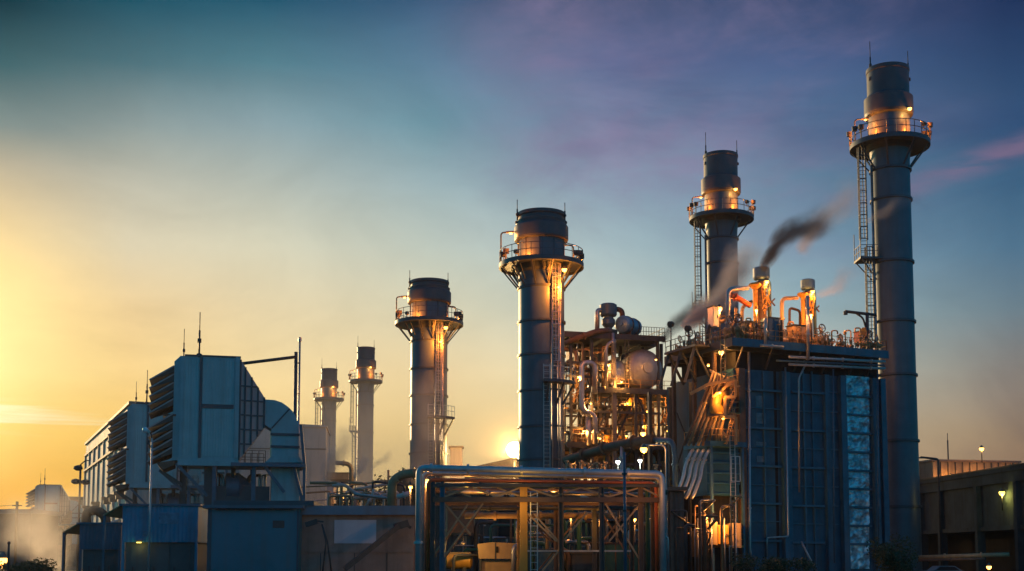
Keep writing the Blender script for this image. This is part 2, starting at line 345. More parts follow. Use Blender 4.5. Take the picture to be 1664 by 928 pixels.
# ------------------------------------------------------------------ shared pieces
def ring_rail(c, r, z, h, n, mat, name, parent, rail=0.045, post=0.05, a0=0, a1=2 * PI):
    m = MB(); c = Vector(c)
    full = a1 - a0 > 6.28
    for zz in (h * 0.5, h):
        k = 40; pts = [(c.x + r * math.cos(a0 + (a1 - a0) * i / k), c.y + r * math.sin(a0 + (a1 - a0) * i / k), z + zz) for i in range(k + 1)]
        for i in range(k): m.beam(pts[i], pts[i + 1], rail)
    for i in range(n + (0 if full else 1)):
        a = a0 + (a1 - a0) * i / n; x, y = c.x + r * math.cos(a), c.y + r * math.sin(a); m.beam((x, y, z), (x, y, z + h), post)
    return m.build(name, mat, parent)
def line_rail(m, a, b, h, n, w=0.05):
    a, b = Vector(a), Vector(b); z = Vector((0, 0, 1))
    for i in range(n + 1): q = a.lerp(b, i / n); m.beam(q, q + z * h, w)
    for k in (0.5, 1.0): m.beam(a + z * h * k, b + z * h * k, w * 0.9)
def ladder(c, out, side, z0, z1, parent, mat, cage=True, w=0.5, t=0.05, cage_from=2.2):
    """rails, rungs and (as a part of its own) safety cage; out points away from the wall"""
    c, out, side = Vector(c), Vector(out), Vector(side); m = MB()
    for s in (-1, 1): q = c + side * s * w / 2; m.beam((q.x, q.y, z0), (q.x, q.y, z1), t * 1.3)
    n = int((z1 - z0) / 0.45)
    for i in range(n): z = z0 + 0.3 + i * 0.45; a = c - side * w / 2; b = c + side * w / 2; m.beam((a.x, a.y, z), (b.x, b.y, z), t * 0.7)
    ob = m.build('ladder', mat, parent)
    if cage and z1 - z0 > cage_from + 1:
        k = MB(); rr = 0.48
        def ar(i, z): a = PI * i / 8; return c + side * rr * math.cos(a) + out * (0.15 + rr * 1.3 * math.sin(a)) + Vector((0, 0, z - c.z))
        nz = int((z1 - z0 - cage_from) / 1.5) + 1
        for j in range(nz + 1):
            z = z0 + cage_from + (z1 - z0 - cage_from) * j / nz
            for i in range(8): k.beam(ar(i, z), ar(i + 1, z), t * 1.2)
        for i in (0, 2, 4, 6, 8): k.beam(ar(i, z0 + cage_from), ar(i, z1), t)
        k.build('ladder_cage', mat, ob)
    return ob
def rod(parent, base, h, mat=STEEL, name='lightning_rod', r=0.06):
    m = MB(); b = Vector(base); m.tube([b, b + Vector((0, 0, h * 0.6))], r, 6); m.tube([b + Vector((0, 0, h * 0.6)), b + Vector((0, 0, h))], r * 0.5, 6)
    m.lathe(b, [(r * 3, 0), (r * 3, h * 0.08), (r, h * 0.1)], 8); m.lathe(b, [(r * 2, h * 0.33), (r * 2, h * 0.42)], 8)
    return m.build(name, mat, parent)
def hood_lamp(parent, p, power, size=0.42, aim=(0, 0, -1), bulb=None, col=(1.0, 0.38, 0.075), name='lamp'):
    """a hooded lamp as a part: housing with its bulb as a sub-part, plus the light it gives"""
    p = Vector(p); a = Vector(aim).normalized(); m = MB()
    m.lathe(p, [(0.02, size * 0.55), (size * 0.35, size * 0.5), (size * 0.62, 0.0), (size * 0.55, 0.0), (size * 0.3, size * 0.4)], 12, axis=-a)
    h = m.build(name, LAMPM, parent)
    b = MB(); b.sph(p + a * size * 0.05, size * 0.5, 12); b.build('bulb', bulb or BULB, h)
    if power: light(parent, p + a * size * 0.95, power, col, size * 0.4)
    return h
def arm_lamp(parent, base, h, reach, power, mat=STEEL, r=0.07, bulb=None, size=0.36, col=(1.0, 0.38, 0.075), head=True):
    """bent lamp post as a part; reach is a vector for the arm"""
    b = Vector(base); rc = Vector(reach); m = MB(); top = b + Vector((0, 0, h))
    m.tube([b, top, top + rc], r, 8, bend=min(h, rc.length) * 0.5); o = m.build('lamp_post', mat, parent)
    e = top + rc; hm = MB(); d = rc.normalized(); hm.beam(e - d * size * 0.3, e + d * size * 1.6, size * 0.7, size * 0.38); hh = hm.build('lamp_head', LAMPM, o)
    bm = MB(); q = e + d * size * 0.8 - Vector((0, 0, size * 0.24)); bm.sph(q, size * 0.36, 10, 0.7); bm.build('bulb', bulb or BULB, hh)
    if power: light(parent, q - Vector((0, 0, size * 0.6)), power, col, 0.15)
    return o

# ------------------------------------------------------------------ tall stacks
def Zat(px, py, Y): return P(px, py, Y).z
def tall_stack():
    Y = 144.0; c = P(1456, 600, Y); X = c.x; pxc = lambda py: 1456
    z = lambda py: Zof(py, Y - 2.3); s = lambda hw, py: hw * MPP(1456, py, Y)
    t = T('exhaust_stack', 'tallest round steel exhaust stack, on the right behind the blue boiler casing', 'chimney', (X, Y, 0), 'tall exhaust stacks'); B = (X, Y, 0)
    sh = MB(); rs = s(31, 600); sh.lathe(B, [(rs * 1.02, 0), (rs, z(600)), (rs, z(255)), (s(33.5, 215), z(222)), (s(32, 200), z(176))], 40); sh.build('shaft', STK, t)
    for py in (268, 317, 420, 518, 606, 714, 822):
        m = MB(); zz = z(py); m.lathe(B, [(rs, zz - .16), (rs + .2, zz - .16), (rs + .2, zz + .1), (rs, zz + .1)], 40); m.build('flange_ring', STKD, t)
    cp = MB(); r1, r2 = s(33, 130), s(38.5, 160)
    cp.lathe(B, [(s(32, 185), z(181)), (r2 * .97, z(179)), (r2, z(175)), (r2, z(150)), (r1 * 1.03, z(147)), (r1, z(145)), (r1, z(108)), (r1 * 1.03, z(107)), (r1 * 1.03, z(101)), (r1 * .93, z(101)), (r1 * .93, z(115)), (0.01, z(115))], 40)
    cp.build('silencer_cap', STKD, t)
    pl = MB(); ro = s(63, 235); zt, zb = z(224), z(238); pl.lathe(B, [(rs, zt), (ro, zt), (ro, zt - .55), (ro * .95, zt - .55), (ro * .95, zt - .3), (rs * 1.25, zt - .3), (rs * 1.2, zt - .8), (rs, zt - 1.0)], 40); pd = pl.build('platform', STKD, t)
    ring_rail(B, ro - .08, zt, 1.55, 26, STKD, 'railing', pd, .07, .07)
    for i in range(8):
        a = 2 * PI * (i + .5) / 8; d = Vector((math.cos(a), math.sin(a), 0)); m = MB()
        m.beam(Vector((X, Y, zt - .5)) + d * ro * .95, Vector((X, Y, z(268))) + d * rs, .16); m.build('bracket', STKD, pd)
    for (dx, h) in ((-30, 3.2), (31, 2.0)): rod(t, (X + s(dx, 130), Y - .6, z(122)), h + z(100) - z(122), r=.09)
    arm_lamp(t, (X - ro + .3, Y - .8, zt), z(187) - z(224), (.95, 0, 0.05), 60, size=.42, r=.08)
    hood_lamp(t, (X + s(22, 180), Y - r2 * .95, z(178)), 170, .5)
    # floodlights on the platform that light the neck, and small boxes on the rail
    for (a, pw) in ((-158, 1150), (-42, 1300)):
        d = Vector((math.cos(R(a)), math.sin(R(a)), 0)); q = Vector((X, Y, zt + 1.5)) + d * (ro - .35); m = MB()
        m.beam(q - Vector((0, 0, .7)), q, .1); m.lathe(q, [(.05, -.2), (.26, -.15), (.3, .18), (.02, .16)], 10, axis=-d); m.build('floodlight', LAMPM, t)
        light(t, q - d * .35, pw, (1, .20, .02), .12)
    for a in (-165, -150, -20, -5, 12, 170):
        q = Vector((X + ro * math.cos(R(a)), Y + ro * math.sin(R(a)), zt)); m = MB(); hh = random.uniform(1.2, 2.2)
        m.beam(q, q + Vector((0, 0, hh)), .08); m.lathe(q + Vector((0, 0, hh)), [(.03, -.35), (.3, -.3), (.34, .2), (.02, .3)], 10); m.build('beacon', STEEL, t)
    # ladder in two flights with a landing on the left, and a bright downcomer beside it
    lx = X - rs - 1.35; out, side = Vector((-.2, -1, 0)).normalized(), Vector((1, -.2, 0)).normalized()
    zl = z(414)
    ladder((lx, Y - .6, 0), out, side, zl, zt - .3, t, STKD, t=.075, w=.75); ladder((lx + .55, Y - .7, 0), out, side, z(640), zl + 1.2, t, STKD, t=.075, w=.75)
    m = MB(); m.box(lx - .7, X - rs + .9, Y - 1.6, Y + 1.2, zl - .25, zl); ld = m.build('landing', STKD, t)
    m = MB(); q = [(lx - .65, Y - 1.55, zl), (lx - .65, Y + 1.1, zl), (X - rs, Y - 1.55, zl)]
    line_rail(m, q[0], q[1], 1.4, 3, .07); line_rail(m, q[0], q[2], 1.4, 3, .07); m.beam(q[0], Vector(q[0]) + Vector((0, 0, 3.6)), .09); m.beam(q[1], Vector(q[1]) + Vector((0, 0, 3.3)), .08)
    m.build('railing', STKD, ld)
    for yy in (-1.4, 1.0):
        m = MB(); m.beam((lx - .5, Y + yy, zl - .2), (X - rs + .05, Y + yy * .5, zl - 2.6), .13); m.build('bracket', STKD, ld)
    m = MB(); m.tube([(X - rs - .22, Y - .75, 0), (X - rs - .22, Y - .75, z(262))], .17, 8); m.build('downcomer_pipe', GALV, t)
    return t
TS = tall_stack()
# ------------------------------------------------------------------ wide stacks
def wide_stack():
    Y = 141.0; c = P(880, 600, Y); X = c.x; z = lambda py: Zof(py, Y - 2.6); s = lambda hw, py: hw * MPP(880, py, Y); B = (X, Y, 0)
    t = T('bypass_stack', 'wide steel stack with one broad gallery, left of the pipework tower with the drum', 'chimney', B, 'wide bypass stacks')
    rs = s(37.3, 600); sh = MB(); sh.lathe(B, [(rs, 0), (rs, z(462)), (rs, z(440)), (s(38.5, 420), z(420)), (s(38, 400), z(384))], 48); sh.build('shaft', STK, t)
    for py in (462, 518, 573, 632, 691, 745):
        m = MB(); zz = z(py); m.lathe(B, [(rs, zz - .12), (rs + .17, zz - .12), (rs + .17, zz + .1), (rs, zz + .1)], 48); m.build('flange_ring', STKD, t)
    cp = MB(); r1, r2, r3 = s(38.5, 345), s(44, 370), s(41, 355)
    cp.lathe(B, [(s(38, 390), z(384)), (r2 * .98, z(383)), (r2, z(380)), (r2, z(361)), (r3, z(357)), (r3 * 1.02, z(352)), (r1 * .97, z(350)), (r1 * .97, z(345)), (r1 * 1.03, z(343)), (r1 * 1.03, z(338)), (r1 * .9, z(338)), (r1 * .88, z(350)), (.01, z(350))], 48); cp.build('silencer_cap', STKD, t)
    pl = MB(); ro = s(69, 425); zt = z(421); pl.lathe(B, [(rs, zt), (ro, zt), (ro, zt - .5), (ro * .96, zt - .5), (ro * .96, zt - .28), (rs * 1.15, zt - .28), (rs * 1.1, zt - .9), (rs, zt - 1.2)], 48); pd = pl.build('platform', STKD, t)
    ring_rail(B, ro - .1, zt, 1.5, 24, STKD, 'railing', pd, .07, .07)
    for i in range(12):
        a = 2 * PI * (i + .5) / 12; d = Vector((math.cos(a), math.sin(a), 0)); m = MB()
        m.beam(Vector((X, Y, zt - .4)) + d * ro * .96, Vector((X, Y, z(463))) + d * rs, .16); m.beam(Vector((X, Y, zt - .4)) + d * ro * .72, Vector((X, Y, z(452))) + d * rs, .12); m.build('bracket', STKD, pd)
    for i in range(10):     # ribs that divide the neck into panels
        a = 2 * PI * (i + .35) / 10; d = Vector((math.cos(a), math.sin(a), 0)); m = MB(); rr = s(38.3, 400)
        m.beam(Vector((X, Y, zt)) + d * rr, Vector((X, Y, z(384))) + d * rr, .16); m.build('neck_rib', STKD, t)
    for (dx, h) in ((-39, 317), (38, 322)): rod(t, (X + s(dx, 350), Y - .8, z(356)), z(h) - z(356), r=.09)
    arm_lamp(t, (X - ro + .25, Y - .7, zt), z(371) - z(421), (.75, 0, .05), 120, size=.5, r=.09)
    arm_lamp(t, (X + s(53, 400), Y + 1.0, zt), z(386) - z(421), (-.9, 0, .05), 120, size=.45, r=.09)
    hood_lamp(t, (X + s(36, 440), Y - rs * 1.05, z(438)), 60, .62); light(t, (X + s(34, 440), Y - rs * 1.66, z(466)), 3600, (1, .23, .02), .2)
    for (a, pw) in ((-132, 1500), (10, 450)):
        d = Vector((math.cos(R(a)), math.sin(R(a)), 0)); q = Vector((X, Y, zt + .7)) + d * (ro - .5); m = MB()
        m.beam(q - Vector((0, 0, .7)), q, .1); m.lathe(q, [(.05, -.2), (.26, -.15), (.3, .18), (.02, .16)], 10, axis=-d); m.build('floodlight', LAMPM, t)
        light(t, q - d * .35, pw, (1, .20, .02), .12)
    for a in (-160, -152, -30, -18, -8, 15):
        q = Vector((X + (ro - .3) * math.cos(R(a)), Y + (ro - .3) * math.sin(R(a)), zt)); m = MB(); hh = random.uniform(.8, 1.3)
        m.beam(q, q + Vector((0, 0, hh)), .1); m.box(q.x - .35, q.x + .35, q.y - .25, q.y + .25, q.z + hh - .3, q.z + hh + .25); m.build('junction_box', STEEL, t)
    a = R(-58); out = Vector((math.cos(a), math.sin(a), 0)); side = Vector((-out.y, out.x, 0)); c0 = Vector((X, Y, 0)) + out * (rs + .25)
    zl = z(618)
    ladder(c0, out, side, zl, zt - .6, t, GALV, t=.07, w=.8)
    c1 = Vector((X, Y, 0)) + Vector((math.cos(R(-80)), math.sin(R(-80)), 0)) * (rs + .3)
    ladder(c1, Vector((0.17, -1, 0)), Vector((1, .17, 0)), 2, z(592), t, GALV, t=.06, w=.7, cage=False)
    ld = MB(); ld.lathe(B, [(rs, zl - .3), (rs + 1.5, zl - .3), (rs + 1.5, zl), (rs, zl)], 10, R(-88), R(-22)); l_ = ld.build('landing', STKD, t)
    ring_rail(B, rs + 1.45, zl, 1.5, 6, GALV, 'railing', l_, .06, .06, R(-88), R(-22))
    for aa in (-80, -52, -26):
        d = Vector((math.cos(R(aa)), math.sin(R(aa)), 0)); m = MB(); m.beam(Vector((X, Y, zl - .3)) + d * (rs + 1.4), Vector((X, Y, zl - 2.6)) + d * rs, .18); m.build('bracket', STKD, l_)
    for aa in (-66, -48, -40):
        d = Vector((math.cos(R(aa)), math.sin(R(aa)), 0)); q = Vector((X, Y, 0)) + d * (rs + .12); m = MB(); m.tube([q, q + Vector((0, 0, z(445)))], .09, 6); m.build('conduit', GALV, t)
    return t
WS = wide_stack()
def place_stack(src, px, py_top, label, ztop, pyx):
    Y = Yfor(ztop, py_top) + 2.4; q = P(px, pyx, Y); o = dup_tree(src); o.location = (q.x, Y, 0); o['label'] = label; return o, Y
ZT, ZW = Zof(101, 141.7), Zof(338, 138.4)
_, YT4 = place_stack(TS, 1173, 244, 'round steel exhaust stack with caged ladder, behind the steam plume over the boiler deck', ZT, 400)
_, YT3 = place_stack(TS, 594, 563, 'far exhaust stack hazy in the sunset, the nearer of the two far slender stacks', ZT, 650)
_, YT2 = place_stack(TS, 534.5, 598, 'farthest and smallest exhaust stack, hazy beside the pale hall end', ZT, 650)
_, YW2 = place_stack(WS, 697, 452, 'wide steel stack with gallery, hazy at its foot, left of the larger wide stack', ZW, 600)

# ------------------------------------------------------------------ filter houses
def filter_house():
    Y = 135.0; F = Frame(283, Y, 14); t = T('filter_house', 'blue green air filter house with louvred hoods, in front of the hazier pink one', 'filter house', F.o, 'gas turbine filter houses')
    u0, z0 = F.on(284, 748); u1, _ = F.on(387, 748); z1 = F.on(291, 578)[1]; D = 5.5
    m = MB(); m.fbox(F, u0 + .3, u1, 0, D, z0, z1); m.build('body', FHF, t)
    m = MB(); m.prism(F, [(u0 + .3, z0), (u0 + .3, z1 - .05), (u0 - .3, z1 - .65), (u0 - .3, z0)], .06, D - .06); m.build('filter_wall', FHF, t)
    def panel(x0, x1, y0, y1, nm='panel', mat=FHP, d=.05): q = MB(); q.fpx(F, x0, x1, y0, y1, -d, .02); return q.build(nm, mat, t)
    panel(296.5, 320.5, 584, 741); panel(327, 379, 585, 656); panel(327, 379, 664, 741)
    for x0, x1, nm in ((290, 295.5, 'corner_post'), (321.5, 326, 'corner_post'), (380, 386.5, 'corner_post')): panel(x0, x1, 580, 744, nm, FHD if nm and x0 == 321.5 else FHF, .16)
    panel(327, 379.5, 657.2, 663, 'belt_rail', FHD, .12)
    q = MB(); q.fbox(F, u0 + .3, u1 + .1, -.22, D + .1, z0 - .55, z0 - .004); q.build('base_beam', FHF, t)
    q = MB(); q.fbox(F, u0 + .8, u1 + .08, -.1, D + .1, z1 + .003, z1 + .18); q.build('roof_edge', FHD, t)
    # weather hoods: ten tilted plates with cheeks at both ends
    ut = F.on(243, 620)[0]; n = 10
    zt0, zt1 = F.on(243, 618)[1], F.on(243, 751)[1]
    for i in range(n):
        k = i / (n - 1); zz = zt0 + (zt1 - zt0) * (k * .92 + (.08 if i > 4 else 0)); rise = 1.9; th = .09
        ur = u0 - .31; h = MB(); h.prism(F, [(ut, zz), (ut + .02, zz + th), (ur, zz + rise * .86 + th), (ur, zz + rise * .86)], -.14, D + .14); hd = h.build('weather_hood', HOOD, t)
        for w in (-.15, D + .15): q = MB(); q.beam(F.pt(ut - .02, w, zz + .03), F.pt(ur - .01, w, zz + rise * .86 + .05), .1, .15); q.build('lit_hood_edge', TRANS, hd)  # pale strips paint the lit edges of the hood plates
        for w in (-.02, D - .1): q = MB(); q.prism(F, [(ur + .001, zz + rise * .85), (ur + .001, zz + rise * .85 - .62), (ur - .5, zz + rise * .85 - .85), (ut + .02, zz + .01)], w - .1, w); q.build('hood_cheek', HOOD, hd)
    q = MB(); q.fbox(F, u0 - 1.4, u0 + .03, -.05, D, (zt0 + zt1) / 2 + .62, (zt0 + zt1) / 2 + .85); q.build('hood_beam', RUST, t)
    q = MB(); q.prism(F, [(u0 - 1.9, z0 - .3), (u0, z0 - .004), (u0, z0 - .5), (u0 - 1.3, z0 - 1.1)], 0, D); q.build('drip_tray', RUST, t)
    # tapering transition with its stiffener grid
    ux, zx1 = F.on(431, 648, .8); zx0 = F.on(431, 694, .8)[1]; wa, wb = .8, D - 1.8
    A = [F.pt(u1, .02, z0), F.pt(ux, wa, zx0), F.pt(ux, wb, zx0), F.pt(u1, D - .02, z0), F.pt(u1, .02, z1 - .05), F.pt(ux, wa, zx1), F.pt(ux, wb, zx1), F.pt(u1, D - .02, z1 - .05)]
    q = MB(); q.hexa(A); tr = q.build('transition_duct', TRANS, t)
    def onface(a, b): lo = A[0].lerp(A[1], a); hi = A[4].lerp(A[5], a); return lo.lerp(hi, b) - F.W * .06
    for a in (.03, .22, .47, .72, .97): q = MB(); q.beam(onface(a, 0), onface(a, 1), .18); q.build('stiffener', FHD, tr)
    for zz in [z0 + (z1 - z0) * k for k in (.17, .31, .45, .59, .73)]:
        def bnd(a): lo = A[0].lerp(A[1], a).z; hi = A[4].lerp(A[5], a).z; return (zz - lo) / (hi - lo)
        e = [a / 40 for a in range(41) if 0 <= bnd(a / 40) <= 1]
        q = MB(); q.beam(onface(e[0], bnd(e[0])), onface(e[-1], bnd(e[-1])), .16); q.build('stiffener', FHD, tr)
    # elbow duct
    W0 = .9
    def uz(px, py): return F.on(px, py, W0)
    pts = [(430, 649), (446, 650), (458, 654), (468, 661), (476, 669), (482, 679), (485.5, 690), (485.5, 742), (441, 742), (441, 697), (430, 690)]
    q = MB(); q.prism(F, [uz(*p_) for p_ in pts], W0, D - 2); eb = q.build('elbow_duct', FHF, t)
    for y in (704, 724): q = MB(); q.fpx(F, 439.5, 487, y, y + 3.5, W0 - .12, W0); q.build('duct_flange', FHD, eb)
    q = MB(); a, b = F.p(441.5, 696, W0 - .05), F.p(471, 664, W0 - .05); q.beam(a, b, .16); q.build('duct_flange', FHD, eb)
    q = MB(); q.fpx(F, 440, 486, 755.5, 840, W0 + .3, D - 2.5); q.build('inlet_plenum', FHF, t)
    q = MB(); a = uz(441, 741.9); b = uz(485.5, 741.9); c_, d_ = uz(430, 752), uz(492, 752); q.prism(F, [a, b, d_, c_], W0 - .3, D - 1.8); q.build('duct_flange', FHF, eb)
    # deck, rail, legs, braces, machinery
    q = MB(); q.fpx(F, 375, 497, 752.3, 757, -.3, D); dk = q.build('deck', STEELB, t)
    zz = F.on(388, 752)[1]; a = F.on(388, 752)[0]; b = F.on(432, 752)[0]; 
    for w in (1.2, 5.2): r_ = MB(); line_rail(r_, F.pt(a, w, zz), F.pt(b, w, zz), 1.5, 4, .07); r_.build('railing', RUST, dk)
    for px, w in ((349, .3), (413, .6), (349, D - .5), (413, D - .5), (295, D - .3), (300, 1.2), (380, 2.5)):
        u = F.on(px, 760, 0)[0]; q = MB(); q.beam(F.pt(u, w, 0), F.pt(u, w, z0 - .5), .42); q.build('leg', STEELB if w < 1 else STEEL, t)
    for (x0, y0, x1, y1, w) in ((286, 753, 337, 806, .15), (259, 764, 300, 800, 3), (262, 766, 318, 802, 5), (430, 758, 462, 800, .4), (489, 690, 495, 760, .2), (495, 758, 494, 830, .2), (478, 760, 492, 815, .5)):
        q = MB(); q.beam(F.p(x0, y0, w), F.p(x1, y1, w), .32); q.build('brace', STEELB, t)
    q = MB(); q.fpx(F, 330, 352, 757, 845, 1.5, 6); q.fpx(F, 352, 437, 790, 845, 2.2, 7.5); q.build('machine_base', FHD, t)
    u, zc = F.on(372, 792, 2); q = MB(); q.lathe(F.pt(u, 3.6, zc), [(.05, -.4), (1.7, -.3), (1.75, 1.1), (1.0, 2.2), (.75, 2.6)], 24, axis=F.U); q.build('inlet_cone', STEELB, t)
    for px, rr in ((357, .13), (363, .2), (368, .12), (404, .2), (422, .16), (426, .1), (431, .16)):
        u = F.on(px, 760, 3)[0]; q = MB(); q.tube([F.pt(u, 3, 4), F.pt(u, 3, z0 - 1.2 - rr), F.pt(u + random.uniform(-1.5, 1.5), 4.5, z0 - 1.0 - rr)], rr, 8); q.build('pipe', random.choice((GALV, STEEL, RUST)), t)
    for px, top, w in ((323.5, 506, .3), (298.5, 533, 5)):
        u, zz = F.on(px, 580, w); rod(t, F.pt(u, w, z1 - .1), F.on(px, top, w)[1] - z1, r=.11 if w < 1 else .08)
    return t, z1, F
FHT, ZF, FF = filter_house()
def place_house(px, py, label):
    """copy with its top left corner seen at (px, py)"""
    Y = Yfor(ZF, py); q = P(px, py, Y); o = dup_tree(FHT); p0 = FF.p(291, 578); o.location = FHT.location + Vector((q.x - p0.x, q.y - p0.y, 0)); o['label'] = label; return Y
YH2 = place_house(213, 656, 'hazy pinkish filter house with louvred hoods, between the blue green one and the pale hall')
YH3 = place_house(60, 788, 'far small dark filter house silhouetted in the sunset above the steam')

# ------------------------------------------------------------------ vent mast behind the first filter house
v = T('vent_mast', 'slim vertical vent pipe with a level side arm behind the elbow duct', 'vent pipe', P(481, 905, 152))
q = MB(); a = P(481, 572, 152); q.tube([(a.x, a.y, 0), a], .22, 10); q.build('vent_pipe', STKD, v)
q = MB(); a = P(487.3, 549, 152.4); q.tube([(a.x, a.y, 0), a], .13, 8); q.lathe((a.x, a.y, a.z), [(.13, -.5), (.22, -.45), (.22, .05), (.01, .06)], 8); q.build('mast', GALV, v)
q = MB(); q.tube([P(392, 591, 151.9), P(481, 580, 151.9)], .2, 8); q.build('side_arm', STEEL, v)
for y in (590, 640): q = MB(); q.beam(P(481, y, 152), P(487, y, 152.3), .12); q.build('clamp', STEEL, v)

# ------------------------------------------------------------------ turbine hall at the left
def hall():
    Fc = Frame(205, 205.0, 24); t = T('turbine_hall', 'long pale turbine hall with sunlit side wall behind the louvred filter houses', 'hall', Fc.o)
    zt = Zof(657, 205.0); Lw = 0
    d = ray(137, 722); # length of side wall from where its far end shows
    k = Fc.W; best = min(range(10, 160), key=lambda w: abs((Fc.o + k * w).x / (Fc.o + k * w).y - (137 - CX) / FPX)); Lw = float(best)
    uw = Fc.on(420, 700)[0]
    m = MB(); m.fbox(Fc, 0, uw, 0, Lw, 0, zt); m.build('wall', HALLW, t)
    m = MB(); m.fbox(Fc, -.35, uw + .3, -.35, Lw + .3, zt + .004, zt + .5); m.build('roof', HALLT, t)
    for (za, zb, dd, mt, nm) in ((zt - 2.6, zt - 2.2, .35, HALLT, 'cornice'), (zt - 6.2, zt - 5.8, .5, HALLT, 'ledge'), (7.4, 7.8, .4, HALLT, 'ledge')):
        m = MB(); m.fbox(Fc, -dd, 0, .3, Lw - .3, za, zb); m.build(nm, mt, t)
    n = 8
    for i in range(n + 1):
        w = .5 + (Lw - 1) * i / n; m = MB(); m.fbox(Fc, -.3, 0, w - .4, w + .4, 0, zt - 2.62); m.build('pilaster', HALLF, t)
    for i in range(n):
        w = .5 + (Lw - 1) * (i + .5) / n; m = MB(); m.fbox(Fc, -.06, 0, w - 1.9, w + 1.9, 9.5, zt - 6.6); m.build('wall_panel', HALLW, t)
    for i in (0, 1, 2, 4, 6):
        w = .5 + (Lw - 1) * (i + .3) / n; m = MB(); m.fbox(Fc, -2.0, -.31, w - .8, w + .8, 13.0, 13.5); m.fbox(Fc, -1.6, -.31, w - .5, w + .5, 12.2, 12.99); m.build('exhaust_hood', HALLT, t)
    m = MB(); m.tube([Fc.pt(-.8, 4, 8.6), Fc.pt(-.8, Lw * .6, 8.6), Fc.pt(-.8, Lw * .6, 3)], .3, 8); m.build('wall_pipe', GALV, t)
    # lower annex that shows right of the elbow duct
    Fa = Frame(470, 196.0, 6); a = T('hall_annex', 'pale plain wall of the low hall annex between elbow duct and far stacks', 'hall', Fa.o)
    zt2 = Zof(694, 196.0); u1 = Fa.on(529, 760)[0]
    m = MB(); m.fbox(Fa, -8, u1, 0, 14, 0, zt2); m.build('wall', HALLF, a)
    m = MB(); m.prism(Fa, [(-8, zt2 + .004), (u1 + .15, zt2 + .004), (u1 + .15, zt2 + .3), (-8, zt2 + .9)], -.2, 14.2); m.build('roof', HALLF, a)
    m = MB(); m.fbox(Fa, -8, u1 + .04, -.06, 0, zt2 - 3.6, zt2 - 3.4); m.build('ledge', HALLT, a)
    m = MB(); m.fbox(Fa, u1 - 2.5, u1 - 1.3, -.08, 0, 0, 2.3); m.build('door', HALLT, a)
hall()

# ------------------------------------------------------------------ low cabins in front
def cabin(name, label, x0, x1, y0, yb, Y, ang, upm, lowm, depth, group=None):
    F = Frame(x0, Y, ang); t = T(name, label, 'cabin', F.o, group)
    u1 = F.on(x1, yb)[0]; z1 = F.on(x0, y0)[1]; zb = F.on(x0, yb)[1]
    m = MB(); m.fbox(F, 0, u1, 0, depth, zb, z1); m.build('upper_wall', upm, t)
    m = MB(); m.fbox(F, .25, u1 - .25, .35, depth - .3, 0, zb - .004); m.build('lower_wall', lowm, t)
    m = MB(); m.fbox(F, -.25, u1 + .2, -.2, depth + .25, z1 + .004, z1 + .16); m.build('roof', STEELB, t)
    for u in (.1, u1 - .1): m = MB(); m.fbox(F, u - .1, u + .1, -.02, .2, 0, zb - .005); m.build('corner_post', upm, t)
    n = 3
    for i in range(n):
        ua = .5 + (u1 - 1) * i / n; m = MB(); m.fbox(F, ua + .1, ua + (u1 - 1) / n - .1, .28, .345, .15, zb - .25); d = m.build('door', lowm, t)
        m = MB(); m.fbox(F, ua + .25, ua + .37, .2, .275, 1.0, 1.5); m.build('handle', STEEL, d)
    m = MB(); m.tube([F.pt(-.3, depth * .2, z1 + .05), F.pt(-.3, depth * .2, .2)], .06, 6); m.build('downpipe', GALV, t)
    return F, t, u1, z1, zb
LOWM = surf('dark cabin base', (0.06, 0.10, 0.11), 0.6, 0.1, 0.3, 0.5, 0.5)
F1, c1_, u1_, z1_, zb_ = cabin('equipment_cabin', 'bright blue equipment cabin with dark doors below, beside the long teal cabin', 197, 321, 822, 881, 92, 5, CONB, LOWM, 9)
m = MB(); m.fpx(F1, 258, 290, 833, 851, -.035, .01); m.build('faded_sign', surf('faded sign plate', (0.09, 0.24, 0.34), 0.5, 0, 0.5, 2.5, 0.4), c1_)
m = MB(); m.fpx(F1, 232, 243, 863, 871, -.035, .01); m.build('faded_patch', surf('peeled paint patch', (0.10, 0.22, 0.30), 0.6, 0, 0.5, 3, 0.5), c1_)
m = MB(); q = F1.p(226, 879, -.15); m.beam(q - Vector((.22, 0, 0)), q + Vector((.22, 0, 0)), .18, .14); o_ = m.build('lamp_head', LAMPM, c1_); m = MB(); m.beam(q - Vector((.16, .02, .12)), q + Vector((.16, -.02, -.12)), .1, .06); m.build('bulb', BULBY, o_); light(c1_, q - Vector((0, .2, .4)), 8, (1, .7, .2), .08)
F0, c0_, _, _, _ = cabin('equipment_cabin', 'dull grey blue cabin with a dark lower half, left of the bright blue cabin', 128, 196, 852, 893, 104, 5, CONG, LOWM, 8)
# slanted canopies catching the sun on their left ends
for (F, t, z, d) in ((F1, c1_, z1_, 9), (F0, c0_, F0.on(128, 852)[1], 8)):
    m = MB(); m.hexa([F.pt(-1.5, .3, z - .75), F.pt(-.28, .3, z - .05), F.pt(-.28, d - .5, z - .05), F.pt(-1.5, d - .5, z - .75), F.pt(-1.5, .3, z - .65), F.pt(-.28, .3, z + .05), F.pt(-.28, d - .5, z + .05), F.pt(-1.5, d - .5, z - .65)]); m.build('canopy', TAN, t)
    for w in (.4, d - .7): m = MB(); m.beam(F.pt(-1.4, w, 0), F.pt(-1.4, w, z - .72), .16); m.build('canopy_post', STEELB, t)
